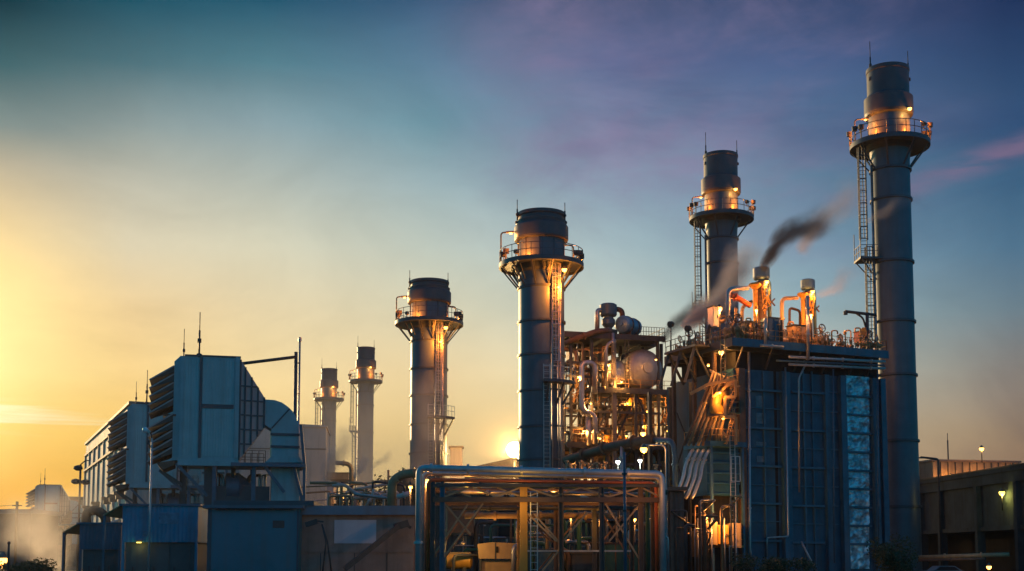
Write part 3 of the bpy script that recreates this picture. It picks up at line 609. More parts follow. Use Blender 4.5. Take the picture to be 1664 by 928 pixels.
# long teal cabin with brown wing
def long_cabin():
    F = Frame(336, 86.0, 3); t = T('long_cabin', 'long teal plain walled cabin below the blue green filter house', 'cabin', F.o)
    u1 = F.on(486, 850)[0]; z1 = F.on(336, 826)[1]
    m = MB(); m.fbox(F, 0, u1, 0, 9, 0, z1); m.build('wall', CABB, t)
    m = MB(); m.fbox(F, -.3, u1 + .3, -.3, 9.3, z1 + .004, z1 + .22); m.build('roof', STEELB, t)
    ru = F.on(336, 818, 0)[1]
    m = MB(); m.fbox(F, .2, u1 + .9, 1, 9, z1 + .224, ru + .25); m.build('roof_kerb', FHD, t)
    m = MB()
    for i in range(34): u = u1 * .1 + i * .16; m.lathe(F.pt(u, -.28, z1 - .06), [(.075, 0), (.075, .2)], 6, axis=F.W)
    m.build('corrugated_eave', FHD, t)
    m = MB(); m.fpx(F, 443, 462, 846, 858, -.03, .01); m.build('vent_grille', STEEL, t)
    m = MB(); m.fbox(F, .02, .28, -.05, -.002, 0, z1 - .02); m.build('corner_post', FHD, t)
    m = MB(); m.fbox(F, u1 - .14, u1 - .02, -.06, -.002, 0, z1 - .02); m.build('corner_post', FHD, t)
    # wing
    G = Frame(488, 88.0, 2); w = T('switchgear_house', 'brown walled switchgear house with a grey fascia band, left of the pipe rack', 'building', G.o)
    v1 = G.on(672, 860)[0]; zf0, zf1 = G.on(488, 837)[1], G.on(488, 822)[1]
    m = MB(); m.fbox(G, .02, v1, 0, 9, 0, zf0); m.build('wall', BRNW, w)
    ul = G.on(465, 830, -.5)[0]
    m = MB(); m.fbox(G, ul, v1 + .2, -.5, 9.3, zf0 + .004, zf1); m.build('fascia', FASC, w)
    m = MB(); m.fpx(G, 543, 611, 845, 883, -.06, -.002); m.build('wall_panel', PALE, w)
    m = MB(); m.fpx(G, 488, 671, 894, 898, -.08, -.002); m.build('ledge', BRNW, w)
    for x in (520, 575, 628): m = MB(); m.fpx(G, x, x + 1.2, 899, 928, -.05, -.002); m.build('wall_joint', STEEL, w)
    # diagonal cast shadow on the wing, built as a dark leaning bar and head
    s = T('shadow_bar', 'diagonal cast shadow on the brown wall beside the pipe rack, built as a dark bar', 'strut', G.p(565, 935, -2.5))
    m = MB(); m.beam(G.p(560, 925, -2.2), G.p(648, 855, -1.2), .42, .35); m.build('strut', STEEL, s)
    m = MB(); m.beam(G.p(640, 857, -1.1), G.p(664, 850, -1.0), .5, .5); m.beam(G.p(655, 850, -1.0), G.p(668, 858, -1.0), .2); m.build('shadow_bar_head', STEEL, s)
    k = T('flood_bracket', 'dark bracketed floodlight on two thin legs at the brown wall', 'floodlight', G.p(535, 935, -2.0))
    m = MB(); a = G.p(497, 853, -1.6); b = G.p(516, 847, -1.6); m.beam(a, b, .55, .34); m.beam(b, G.p(526, 848, -1.6), .2, .12); m.build('lamp_head', STEEL, k)
    for e in ((530, 940), (540, 940)): m = MB(); m.tube([G.p(523, 852, -1.6), G.p(e[0] if e[0] < 535 else 532, 880, -1.6), G.p(e[0] - 7 if e[0] < 535 else e[0], e[1], -1.6)], .06, 6); m.build('leg', STEEL, k)
long_cabin()

# ------------------------------------------------------------------ pipe rack
RK = Frame(690, 76.0, 2)
def rk(px, py, w=0): return RK.p(px, py, w)
def pipe(name, label, cat, pts, r, mat, group=None, bend=None, flange=()):
    """a pipe that is a thing: pipe body with its flanges as parts"""
    m = MB(); m.tube(pts, r, 14, bend)
    if not flange:
        o = m.build(name, mat); return tag(o, label, cat, group)
    t = T(name, label, cat, Vector((pts[0].x, pts[0].y, 0)), group); m.build('pipe_run', mat, t)
    for (i, k) in flange:
        a, b = Vector(pts[i]), Vector(pts[i + 1]); c = a.lerp(b, k); f = MB(); f.lathe(c, [(r, -.08), (r * 1.5, -.08), (r * 1.5, .08), (r, .08)], 14, axis=(b - a)); f.build('flange', mat, t)
    return t
mp = MPP(800, 800, 76)
def goal(name, label, x0, x1, y0, y1, w, r, mat, flange=()):
    a, b = rk(x0, y0, w), rk(x1, y1, w); c0 = Vector((a.x, a.y, .0)); c1 = Vector((b.x, b.y, .0))
    return pipe(name, label, 'pipe', [c0, a, b, c1], r * mp, mat, 'pipes over the rack', 11 * mp, flange)
goal('rack_pipe', 'silver clad pipe along the very top of the rack, bent down at both ends', 681, 1076, 760, 770, -.4, 5.2, BLUEP, ((1, .05), (1, .2), (1, .42), (1, .68), (1, .86), (0, .4)))
goal('rack_pipe', 'second silver pipe just under the topmost rack pipe', 688, 1072, 769, 777, .5, 3.8, ALU, ((1, .3), (1, .6)))
goal('rack_pipe', 'orange red painted pipe under the silver pipes on the rack', 696, 1066, 779.5, 785, .25, 3.0, ORANGE)
goal('rack_pipe', 'dull green painted pipe on the rack, innermost of the bent pipes', 703, 1052, 788, 791.5, 1.6, 3.6, GREEN)
goal('rack_pipe', 'brown steel pipe behind the orange pipe of the rack', 699, 1060, 780, 785, 1.0, 3.4, RUST)
def rack():
    t = T('pipe_rack', 'steel trestle pipe rack with crossed bracing in front of the process building', 'pipe rack', RK.pt(0, 0, 0))
    ug = lambda px: RK.on(px, 850)[0]
    z = lambda y: RK.on(880, y)[1]
    cols = [(703, STEEL), (718.5, STEELB), (851, YEL), (912, RUST), (978, STEEL), (1042, RUST), (1078, STEELB)]
    for k, w in enumerate((0.15, 4.6)):
        for (px, mt) in cols:
            if w > 1 and px in (703,): continue
            u = ug(px); wd = .46 if px == 851 else .3; m = MB(); zt = z(786)
            m.fbox(RK, u - wd / 2, u + wd / 2, w - .04, w + .04, 0, zt)         # H section: web turned to the side, two flanges
            m.fbox(RK, u - wd / 2, u - wd / 2 + .05, w - .16, w - .042, 0, zt); m.fbox(RK, u + wd / 2 - .05, u + wd / 2, w - .16, w - .042, 0, zt)
            m.fbox(RK, u - wd / 2, u - wd / 2 + .05, w + .042, w + .16, 0, zt); m.fbox(RK, u + wd / 2 - .05, u + wd / 2, w + .042, w + .16, 0, zt); m.build('column', mt, t)
        for (ya, yb, nm) in ((786.5, 791.5, 'top_beam'), (808, 816, 'cross_beam')):
            m = MB(); m.fbox(RK, ug(703), ug(1078), w - .2, w + .2, z(yb), z(ya)); m.build(nm, RUST if nm == 'cross_beam' else STEEL, t)
        xs = [(722, 765), (765, 808), (808, 846), (856, 900), (900, 945), (945, 990), (990, 1040), (1044, 1074)]
        for i, (a, b) in enumerate(xs):
            m = MB(); ya, yb = (807, 792) if i % 2 == 0 else (792, 807); m.beam(RK.pt(ug(a), w, z(ya)), RK.pt(ug(b), w, z(yb)), .10); m.build('truss_bar', TAN if w < 1 else STEEL, t)
            if i in (0, 2, 3, 6): m = MB(); m.beam(RK.pt(ug(a), w + .14, z(yb)), RK.pt(ug(b), w + .14, z(ya)), .09); m.build('truss_bar', TAN if w < 1 else STEEL, t)
        for (a, ya, b, yb) in ((722, 818, 765, 868), (722, 905, 785, 818), (703, 905, 760, 820), (728, 868, 722, 860), (912, 884, 955, 832), (912, 884, 868, 835), (985, 818, 1040, 910), (990, 880, 1040, 820), (858, 835, 905, 880), (912, 890, 880, 930)):
            m = MB(); m.beam(RK.pt(ug(a), w + .05, z(ya)), RK.pt(ug(b), w + .05, z(yb)), .10); m.build('brace', TAN if w < 1 else RUST, t)
    for px in (703, 718.5, 780, 851, 912, 978, 1042, 1078):
        m = MB(); m.beam(RK.pt(ug(px), .2, z(783)), RK.pt(ug(px), 4.6, z(783)), .2, .3); m.build('sleeper', STEEL, t)
    m = MB(); m.fbox(RK, ug(860), ug(1040), 4.4, 4.6, z(896), z(893)); m.build('cross_beam', GALV, t)
    # caged ladder beside the yellow column
    u = ug(868); ladder(RK.pt(u, .2, 0), -RK.W, RK.U, .2, z(800), t, GALV, cage=False, w=.42, t=.05)
    return t, ug, z
RT, ug, zrk = rack()
# more pipes running through the rack behind the front frame
for i, (x0, x1, y0, y1, w, r, mt, lb) in enumerate((
    (725, 1060, 800, 803, 2.2, 3.0, GALV, 'thin galvanised pipe lying inside the rack truss'),
    (700, 1085, 797, 800, 3.2, 4.6, RUST, 'brown pipe lying deep inside the rack truss'),
    (735, 1030, 826, 826, 3.4, 3.2, STEEL, 'dark pipe hung below the cross beam of the rack'),
    (755, 1000, 838, 838, 5.2, 5.5, TAN, 'tan lagged pipe behind the rack braces'))):
    pipe('process_pipe', lb, 'pipe', [rk(x0, y0, w), rk(x1, y1, w)], r * mp, mt, None, None, ((0, .2), (0, .5), (0, .8)))

# ------------------------------------------------------------------ lamps that are things
def lamp_thing(label, px, py, Y, power, size=.5, bulb=None, col=(1.0, .38, .075), post=None, arm=None, name='lamp', mat=STEEL):
    """post: photo row of its foot (None: ground); arm: how far the post stands off, in photo columns"""
    q = P(px, py, Y); s = MPP(px, py, Y); ax = (arm or 0) * s
    t = T(name, label, 'lamp', Vector((q.x + ax, q.y, 0)))
    m = MB(); top = q + Vector((ax, 0, .25 if ax else .35)); z0 = 0 if post is None else Zof(post, Y)
    m.tube([(top.x, top.y, z0), top] + ([q + Vector((0, 0, .25))] if ax else []), .07, 8, bend=.5); m.build('lamp_post', mat, t)
    h = MB(); h.lathe(q, [(.03, size * .9), (size * .3, size * .75), (size * .75, 0), (size * .66, 0), (size * .25, size * .6)], 14); hh = h.build('lamp_head', LAMPM, t)
    b = MB(); b.sph(q + Vector((0, 0, -size * .25)), size * .72, 14); b.build('bulb', bulb or BULB, hh)
    if power: light(t, q - Vector((0, .1, size * 1.1)), power, col, size * .4)
    return t
lamp_thing('glowing sodium lamp inside the top left corner of the pipe rack', 692, 779, 77.5, 220, .26)
lamp_thing('small sodium lamp just left of the pipe rack corner', 667, 790, 96, 160, .22)
lamp_thing('sodium lamp low among hazy pipework, right of the pale annex', 555, 805, 168, 300, .5)
lamp_thing('sodium lamp on a bent blue post above the right end of the pipe rack', 1046, 728, 104, 320, .42, arm=36, mat=BLUEP)
lamp_thing('second sodium lamp under the drum deck, above the bent blue post', 1045, 703, 139, 500, .42)
lamp_thing('sodium lamp hanging behind the middle of the pipe rack', 927.5, 836, 86, 120, .22)
lamp_thing('dim reddish sodium lamp behind the right bay of the pipe rack', 1031, 843, 86, 90, .18)
lamp_thing('yellow green wall lamp on the dark concrete building at right', 1628, 799, 139.3, 260, .45, BULBY, (1, .75, .15), post=830)
lamp_thing('small orange lamp near the ground below the dark concrete building', 1607, 920, 118, 40, .32, post=926)
lamp_thing('orange lamp near the ground at the far left edge by the bush', 4, 907, 120, 260, .7)
lamp_thing('round floodlight on a thin post above the tan clad roof', 1595, 728, 176, 120, .45, post=752)
lamp_thing('white floodlight among foliage right of the blue pole', 1040, 747, 122, 120, .3, BULBW, (.95, 1, .8))
lamp_thing('white floodlight among foliage left of the blue pole', 1004, 749, 122, 110, .32, BULBW, (.95, 1, .8))
# sun glint over the far ridge roof: two added floods stand in for it
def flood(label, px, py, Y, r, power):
    """sun glint stand-in: an added glowing floodlight on a mast, facing the camera"""
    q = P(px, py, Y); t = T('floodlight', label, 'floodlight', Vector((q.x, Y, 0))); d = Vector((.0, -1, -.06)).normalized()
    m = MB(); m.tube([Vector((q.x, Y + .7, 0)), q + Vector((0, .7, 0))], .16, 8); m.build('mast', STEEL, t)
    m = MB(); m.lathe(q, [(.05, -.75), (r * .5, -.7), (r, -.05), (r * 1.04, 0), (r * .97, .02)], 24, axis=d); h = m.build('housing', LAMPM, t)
    m = MB(); m.lathe(q, [(r * .97, .0), (r * .8, .12), (r * .4, .2), (.01, .22)], 24, axis=d); m.build('lens', GLINT, h)
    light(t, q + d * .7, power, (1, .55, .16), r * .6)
flood('dazzling sun glint over the far brown ridge roof, built as an added floodlight', 836, 731, 190, 1.25, 20000)
flood('smaller sun glint just below the largest glare, built as an added floodlight', 849, 746, 186, .7, 2500)
# blue street lamp pole in front of the rack, globe lamp at the left, twin lamp by the hall
t = T('lamp_pole', 'tall slim blue pole standing in front of the right bay of the pipe rack', 'pole', P(1015, 940, 72))
m = MB(); a = P(1014.5, 735, 72); m.tube([(a.x, a.y, 0), a], (.11, .08), 10); m.build('pole', STEELB, t); m = MB(); m.lathe((a.x, a.y, 0), [(.3, 0), (.3, .05), (.14, .1), (.13, .9), (.1, .95)], 10); m.build('base', STEELB, t)
for y in (770, 830): b = P(1014.5, y, 72); m = MB(); m.lathe(b, [(.1, -.06), (.16, -.06), (.16, .06), (.1, .06)], 10); m.build('collar', STEEL, t)
t = T('globe_lamp', 'slim post with a white globe lamp in front of the filter house hoods', 'lamp', P(247, 940, 88))
a = P(247, 712, 88); m = MB(); m.tube([(a.x, a.y, 0), a], .07, 8); m.build('pole', BLUEP, t)
m = MB(); e = P(238, 699, 88); m.tube([a - Vector((0, 0, .6)), P(246, 704, 88), e], .05, 8, .2); m.beam(P(240, 720, 88), P(247, 728, 88), .1); m.beam(P(243, 716, 88), P(239, 722, 88), .12); m.build('bracket', STEEL, t)
m = MB(); m.sph(P(236, 699, 88), .22, 16); m.build('globe', WHITE, t); m = MB(); m.beam(P(239, 699, 88), P(244, 703, 88), .2); m.build('lamp_neck', GALV, t)
t = T('twin_lamp_post', 'dark post with two round lamps at the sunlit end of the pale hall', 'lamp', P(131, 910, 185))
a = P(131, 755, 185); m = MB(); m.tube([(a.x, a.y, 0), a], .17, 8); m.tube([a, a + Vector((.7, 0, .6)), a + Vector((1.3, 0, .6))], .09, 6); m.beam(P(123, 785, 185), P(139, 785, 185), .14); m.build('pole', STEEL, t)
for x, y in ((127, 761), (123, 783), (139, 784)): m = MB(); m.lathe(P(x, y, 185), [(.05, .5), (.6, .3), (.7, -.1), (.3, -.35), (.01, -.38)], 12); m.build('lamp_head', STEEL, t)
# ------------------------------------------------------------------ boiler (heat recovery unit) at the right
H = Frame(1200, 120.0, 24)
def boiler():
    t = T('boiler_house', 'large dark blue boiler casing with lit deck on top, in front of the tallest stack', 'boiler', H.o)
    wf = 1.3
    zd = H.on(1200, 551)[1]; u1 = H.on(1440, 590, 0)[0]; uc = H.on(1434, 700, wf)[0]; D = 12.0
    ztop = H.on(1210, 600, wf)[1]
    m = MB(); m.fbox(H, .6, uc, wf, D, 0, ztop); m.build('casing', CASE, t)
    # frame of columns on the front
    for (x0, x1, d, mt, nm) in ((1197, 1207, .55, RUST, 'column'), (1268, 1276, .5, CASEF, 'column'), (1277, 1283, .3, CASEF, 'column'), (1338, 1345, .45, CASEF, 'column'), (1362, 1371, .6, CASEF, 'column'), (1415, 1423, .5, CASEF, 'column'), (1429, 1437, .45, CASEF, 'column')):
        a, b = H.on(x0, 700, wf)[0], H.on(x1, 700, wf)[0]; m = MB(); m.fbox(H, a, b, wf - d, wf - .004, 0, ztop); m.build(nm, mt, t)
    for (x0, x1, ys, th, d) in ((1208, 1267.5, (631, 693, 755, 816, 877), 3.4, .34), (1208, 1267.5, (661, 724, 786, 846), 1.6, .14), (1284, 1337.5, (635, 697, 758, 820, 880), 3.4, .34), (1284, 1337.5, (666, 727, 789, 850), 1.8, .16), (1346, 1361.5, (636, 668, 698, 729, 759, 790, 821, 851), 2.0, .2), (1424, 1428.5, (640, 702, 763, 825), 2.4, .2), (1372, 1414.5, (642, 672, 702, 733, 763, 793, 823, 853, 883), 2.6, .3)):
        for y in ys:
            a, zz = H.on(x0, y, wf); b = H.on(x1, y, wf)[0]; za = H.on(x0, y + th, wf)[1]; m = MB(); m.fbox(H, a, b, wf - d, wf - .003, za, zz); m.build('buckstay', CASEF, t)
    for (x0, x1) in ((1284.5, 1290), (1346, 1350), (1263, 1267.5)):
        m = MB(); m.fpx(H, x0, x1, 603, 930, wf - .012, wf - .002); m.build('shade_strip', BLACK, t)  # black strips paint the shade in the gaps between columns
    for (x0, x1) in ((1246, 1248), (1311, 1313.5), (1222, 1223.5), (1326, 1327.5)):
        m = MB(); m.fpx(H, x0, x1, 604, 930, wf - .22, wf - .006); m.build('rib', CASEF, t)
    # strip of crumpled foil lagging between two columns: one sheet per bay
    ys = [607, 642, 672, 702, 733, 763, 793, 823, 853, 883, 925]
    for i in range(10):
        a = H.on(1373, ys[i], wf)[0]; b = H.on(1411, ys[i], wf)[0]; za = H.on(1373, ys[i + 1] - .6, wf)[1]; zb = H.on(1373, ys[i] + 3.2, wf)[1]; m = MB(); nx, nz = 10, 8; vs = []
        for jz in range(nz + 1):
            for jx in range(nx + 1): vs.append(H.pt(a + (b - a) * jx / nx, wf - .06 - random.random() * .10, za + (zb - za) * jz / nz))
        m.add(vs, [(k, k + 1, k + nx + 2, k + nx + 1) for jz in range(nz) for k in range(jz * (nx + 1), jz * (nx + 1) + nx)])
        m.build('foil_sheet', FOIL, t)
    # inspection patches
    for (x0, x1, y0, y1) in ((1228, 1243, 643, 664), (1229, 1244, 671, 688), (1229, 1245, 718, 724), (1230, 1245, 741, 751)):
        m = MB(); m.fpx(H, x0, x1, y0, y1, wf - .05, wf - .002); m.build('access_panel', PALEP, t)
    # deck: slab, edge girders, rails, brackets
    m = MB(); m.fbox(H, -.4, u1, -.2, D + .5, zd - .22, zd); dk = m.build('deck', STEEL, t)
    m = MB(); m.fbox(H, -.5, u1 + .1, -.32, -.204, zd - .75, zd + .06); m.build('edge_girder', CASEF, dk)
    m = MB(); m.fbox(H, -.55, -.404, -.32, D + .5, zd - .75, zd + .06); m.build('edge_girder', STEEL, dk)
    for k in range(6): w = 1 + k * 2.3; m = MB(); m.fbox(H, -.3, u1 - .2, w - .15, w + .15, zd - .95, zd - .224); m.build('joist', STEEL, dk)
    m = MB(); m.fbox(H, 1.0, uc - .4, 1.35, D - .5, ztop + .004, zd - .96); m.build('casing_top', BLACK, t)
    m = MB(); line_rail(m, H.pt(-.3, -.1, zd), H.pt(u1, -.1, zd), 1.15, 15, .055); line_rail(m, H.pt(-.3, -.1, zd), H.pt(-.3, D + .4, zd), 1.15, 9, .055); line_rail(m, H.pt(u1, -.1, zd), H.pt(u1, D, zd), 1.15, 9, .055); m.build('railing', YELS, dk)
    for u in (1, 4.5, 8, 11.5, 15, 17.3): m = MB(); m.beam(H.pt(u, -.1, zd - .5), H.pt(u, wf, zd - 2.6), .16); m.build('bracket', STEEL, dk)
    # outrigger gallery at the left with its struts
    m = MB(); m.fbox(H, -2.3, -.56, 3.6, 9.6, zd - .3, zd - .08); g = m.build('gallery', STEEL, t)
    m = MB(); line_rail(m, H.pt(-2.2, 3.7, zd - .08), H.pt(-2.2, 9.5, zd - .08), 1.15, 6, .06); line_rail(m, H.pt(-2.2, 3.7, zd - .08), H.pt(-.6, 3.7, zd - .08), 1.15, 2, .06); m.build('railing', STEEL, g)
    for w in (4.2, 6.8, 9.2):
        m = MB(); m.beam(H.pt(-2.0, w, zd - .3), H.pt(-3.2, w, zd - 4.0), .26); m.build('strut', STEEL, t)
        m = MB(); m.beam(H.pt(-2.0, w, zd - .3), H.pt(-.2, w, zd - 3.4), .22); m.build('strut', STEEL, t)
    for w in (3.2, 7.0, 11.0):
        for u in (-.2, -3.2): m = MB(); m.fbox(H, u - .18, u + .18, w, w + .36, 0, zd - .76 if u > -1 else zd - 4.1); m.build('column', RUST if u > -1 else STEEL, t)
    for (za, zb) in ((0.5, 6), (6, 12), (12, 17.5)): 
        for w in (3.3, 7.1): m = MB(); m.beam(H.pt(-.2, w, za), H.pt(-.2, w + 3.6, zb), .16); m.beam(H.pt(-.2, w + 3.6, za), H.pt(-.2, w, zb), .14); m.build('brace', STEEL, t)
    # side gallery half way up
    zg = Zof(718, 119); ua = -3.6
    m = MB(); m.fbox(H, ua, .55, -.9, 4.0, zg - .5, zg); g2 = m.build('side_gallery', CASEF, t)
    m = MB(); line_rail(m, H.pt(ua + .1, -.8, zg), H.pt(-.3, -.8, zg), 1.2, 5, .06); line_rail(m, H.pt(ua + .1, -.8, zg), H.pt(ua + .1, 3.9, zg), 1.2, 3, .06); m.build('railing', YELS, g2)
    m = MB(); m.fbox(H, -3.3, .35, .2, 4.5, zg - 5.2, zg - .504); m.build('burner_casing', CASE, t)
    for k in range(5): m = MB(); m.fbox(H, -3.35, .4, .06, .196, zg - 5.1 + k * 1.0, zg - 4.95 + k * 1.0); m.build('buckstay', CASEF, t)
    m = MB(); m.fbox(H, -3.2, .3, 1.2, 5, .0, zg - 5.21); m.build('burner_base', BLACK, t)
    for u in (-3.45, .1): m = MB(); m.fbox(H, u, u + .22, -.75, -.5, 0, zg - .505); m.build('post', STEELB, t)
    ladder(H.pt(-1.2, -1.05, 0), -H.W, H.U, 1.5, zg + 1.1, t, GALV, cage=False, w=.55, t=.055)
    m = MB(); q0 = H.pt(-1.75, -1.6, zg - 3.9)
    for a, b in (((0, 0), (1.0, 0)), ((1.0, 0), (1.0, 2.4)), ((1.0, 2.4), (0, 2.4)), ((0, 2.4), (0, 0)), ((.5, 0), (.5, 2.4))): m.beam(q0 + H.U * a[0] + Vector((0, 0, a[1])), q0 + H.U * b[0] + Vector((0, 0, b[1])), .09)
    m.build('ladder_gate', GALV, t)
    # warm lit stair tower frames above the side gallery
    for k, zz in enumerate((zg + 2.9, zg + 5.6)):
        m = MB(); m.fbox(H, -2.4 + k * .5, .2, -.5, 2.8, zz - .12, zz); s_ = m.build('stair_landing', YELS, t)
        m = MB(); line_rail(m, H.pt(-2.3 + k * .5, -.4, zz), H.pt(.1, -.4, zz), 1.1, 3, .06); line_rail(m, H.pt(.1, -.4, zz), H.pt(.1, 2.7, zz), 1.1, 2, .06); m.build('railing', YELS, s_)
        m = MB(); m.beam(H.pt(-2.3 + k * .5, 1.2, zz), H.pt(0, 1.2, zz - 2.7), .08, .3); m.beam(H.pt(-2.3 + k * .5, 1.9, zz), H.pt(0, 1.9, zz - 2.7), .08, .3)
        for i in range(9): c = H.pt(-2.3 + k * .5, 1.55, zz).lerp(H.pt(0, 1.55, zz - 2.7), (i + .5) / 9); m.beam(c - H.W * .35, c + H.W * .35, .26, .05)
        m.build('stair_flight', YELS, t)
    ladder(H.pt(-1.9, -.75, 0), -H.W, H.U, zg + 6.0, zd - .3, t, YELS, cage=False, w=.5, t=.08)
    m = MB(); m.fbox(H, -2.5, .0, -1.0, 1.0, 3.2, 3.4); m.build('base_platform', YELS, t)
    m = MB(); line_rail(m, H.pt(-2.5, -1, 3.4), H.pt(0, -1, 3.4), 1.1, 5, .06); m.build('railing', YELS, t)
    return t, zd, u1, wf, zg, D
PALEP = surf('pale access panel', (0.20, 0.20, 0.21), 0.6, 0.1, 0.35, 1.5, 0.4)
YELS = surf('ochre painted steel', (0.42, 0.24, 0.09), 0.5, 0.2, 0.25, 1.5, 0.4)
BO, zdk, uend, WFB, zgal, DB = boiler()
zr = lambda y, w=0: H.on(1230, y, w)[1]
def hp(px, py, w): return H.p(px, py, w)
# long thin pipes on the casing front
pipe('wall_pipe', 'thin white vertical pipe on the boiler front nearest the rusty column', 'pipe', [hp(1217, 572, .5), hp(1218.5, 890, .5), hp(1220, 905, .5)], .13, GALV, None, None, ((0, .2), (0, .5), (0, .8)))
pipe('wall_pipe', 'thin grey pipe stepping left at its foot, second on the boiler front', 'pipe', [hp(1276, 597, .55), hp(1281, 872, .55), hp(1246, 874, .55), hp(1246, 905, .55)], .09, GALV)
pipe('wall_pipe', 'third thin pipe on the boiler front, hooked over at its top', 'pipe', [hp(1310, 590, .5), hp(1298, 615, .5), hp(1299, 800, .5)], .09, GALV)
pipe('wall_pipe', 'fourth thin pipe on the boiler front, beside the foil strip', 'pipe', [hp(1354, 600, .5), hp(1356, 915, .5)], .08, STEELB, None, None, ((0, .3), (0, .7)))
pipe('wall_pipe', 'fifth thin pipe on the boiler front, right of the foil strip', 'pipe', [hp(1426, 602, .5), hp(1428, 915, .5)], .09, STEELB, None, None, ((0, .3), (0, .7)))
pipe('wall_pipe', 'thin slanted pipe near the bushes at the boiler foot', 'pipe', [hp(1302, 880, .2), hp(1330, 935, -.3)], .10, GALV)
for i, (y0, y1, x0) in enumerate(((580, 588, 1282), (586, 594, 1262), (592, 599, 1282))):
    pipe('header_pipe', ('topmost of three level blue pipes under the deck edge', 'middle of three level blue pipes under the deck edge', 'lowest of three level blue pipes under the deck edge')[i], 'pipe', [hp(x0, y0, -.2 + .25 * i), hp(1438, y1, -.2 + .25 * i)], .14 if i != 1 else .1, BLUEP if i != 1 else STEELB, 'level pipes below the deck edge', None, ((0, .25), (0, .55), (0, .85)))

CAPB = surf('blue grey cap paint', (0.13, 0.26, 0.36), 0.45, 0.1, 0.2, 1.0, 0.3)
# steam silencers on the deck
def silencer(label, px, ytop, w, sc):
    s = MPP(px, 500, 124) * sc; u, zt = H.on(px, ytop, w); c = H.pt(u, w, 0); z = lambda d: zt - d * s * 1.0
    t = T('steam_silencer', label, 'silencer', H.pt(u, w, zdk), 'steam silencers on the boiler deck')
    m = MB(); m.lathe(c, [(.01, z(0)), (11 * s, z(0)), (13.8 * s, z(2)), (13.8 * s, z(17)), (12.5 * s, z(20)), (7 * s, z(21.5)), (7 * s, z(24))], 28); m.build('silencer_cap', CAPB, t)
    m = MB(); m.lathe(c, [(9.5 * s, z(24)), (10.5 * s, z(25)), (10.5 * s, z(31)), (7.5 * s, z(34)), (7.5 * s, zdk)], 24); m.build('body', RUST, t)
    m = MB(); m.lathe(c + H.U * (-13 * s), [(.02, z(26)), (9.5 * s, z(28)), (11 * s, z(31)), (9 * s, z(33)), (4 * s, z(38)), (3.6 * s, zdk)], 20); m.build('drain_pot', YEL, t)
    m = MB(); a = c + H.U * (15 * s); m.tube([c + H.U * 5 * s + Vector((0, 0, z(24))), a + Vector((0, 0, z(22))), a + Vector((0, 0, zdk))], 3.4 * s, 12); m.build('side_pipe', STEELB, t)
    for k in range(6):
        m = MB(); zz = z(36 + 7 * k); m.lathe(c, [(7.5 * s, zz - .05), (9.3 * s, zz - .05), (9.3 * s, zz + .08), (7.5 * s, zz + .08)], 20); m.build('flange', RUST, t)
    m = MB()
    for k in range(3): m.beam(c + H.U * (-13 + 13 * k) * s + Vector((0, 0, z(50))), c + H.U * (-13 + 13 * (k + 1)) * s + Vector((0, 0, z(62))), .12); m.beam(c + H.U * (-13 + 13 * k) * s + Vector((0, 0, z(62))), c + H.U * (-13 + 13 * (k + 1)) * s + Vector((0, 0, z(50))), .12)
    m.build('brace', RUST, t)
    m = MB(); f = c - H.W * 8.5 * s
    for k in range(14): m.beam(f + H.U * random.uniform(-6, 12) * s + Vector((0, 0, z(random.uniform(34, 80)))), f + H.U * random.uniform(-6, 12) * s + Vector((0, 0, z(random.uniform(34, 80)))), .07)
    m.build('tubing', YEL, t)
    hood_lamp(t, c - H.W * 12 * s + Vector((0, 0, z(25))) + H.U * 2 * s, 380, .42)
    light(t, c - H.W * 2.4 - H.U * 1.6 + Vector((0, 0, z(66))), 380, (1, .30, .04)); light(t, c - H.W * 2.6 + H.U * 1.8 + Vector((0, 0, z(84))), 420, (1, .30, .04))
    return t
silencer('larger steam silencer with a blue drum cap, under the dark smoke plume', 1237, 435, 4.2, 1.0)
silencer('smaller steam silencer with a blue drum cap, nearer the tallest stack', 1312.5, 454.5, 4.2, .86)
DKP = 'upright pipes on the boiler deck'
def dpipe(label, pts, w, rpx, mt, fl=((0, .5),)):
    r = rpx * MPP(1240, 500, 123); return pipe('deck_pipe', label, 'pipe', [hp(a, b, w) for a, b in pts], r, mt, DKP, r * 3, fl)
dpipe('blue grey pipe arch at the left of the larger silencer', [(1183, 548), (1183, 470), (1216, 468)], 3.2, 3.6, BLUEP, ((0, .3), (0, .7)))
dpipe('orange red slanting pipe between pipe arch and larger silencer', [(1187, 479), (1202, 486), (1219, 497)], 3.6, 4.5, ORANGE)
dpipe('brown pipe arch left of the smaller silencer', [(1270.5, 552), (1270.5, 485), (1296, 484)], 3.2, 3.2, TAN)
dpipe('tall silver pipe from the smaller silencer down past the deck edge', [(1312, 480), (1313, 585)], -.45, 2.8, ALU, ((0, .2), (0, .6)))
dpipe('silver pipe standing left of the blue deck cabinet', [(1244, 517), (1243.5, 560)], -.4, 2.6, ALU)
dpipe('short level silver pipe slung just below the deck edge', [(1236, 561), (1273, 564)], -.5, 2.2, ALU)
dpipe('dark pipe standing right of the blue deck cabinet', [(1270, 520), (1270, 556)], .2, 2.4, STEEL)
dpipe('tan pipe standing behind the larger silencer', [(1205, 560), (1206, 498), (1222, 490)], 5.4, 3, TAN)
dpipe('brown pipe bent over near the outrigger gallery', [(1150, 575), (1152, 528), (1180, 520)], 6.5, 3.2, RUST)
dpipe('tan slanting pipe at the left end of the deck', [(1178, 540), (1196, 520), (1196, 500)], 4.5, 2.5, TAN)
dpipe('brown pipe loop between the two silencers', [(1283, 556), (1283, 500), (1300, 505), (1300, 560)], 5.5, 2.2, RUST)
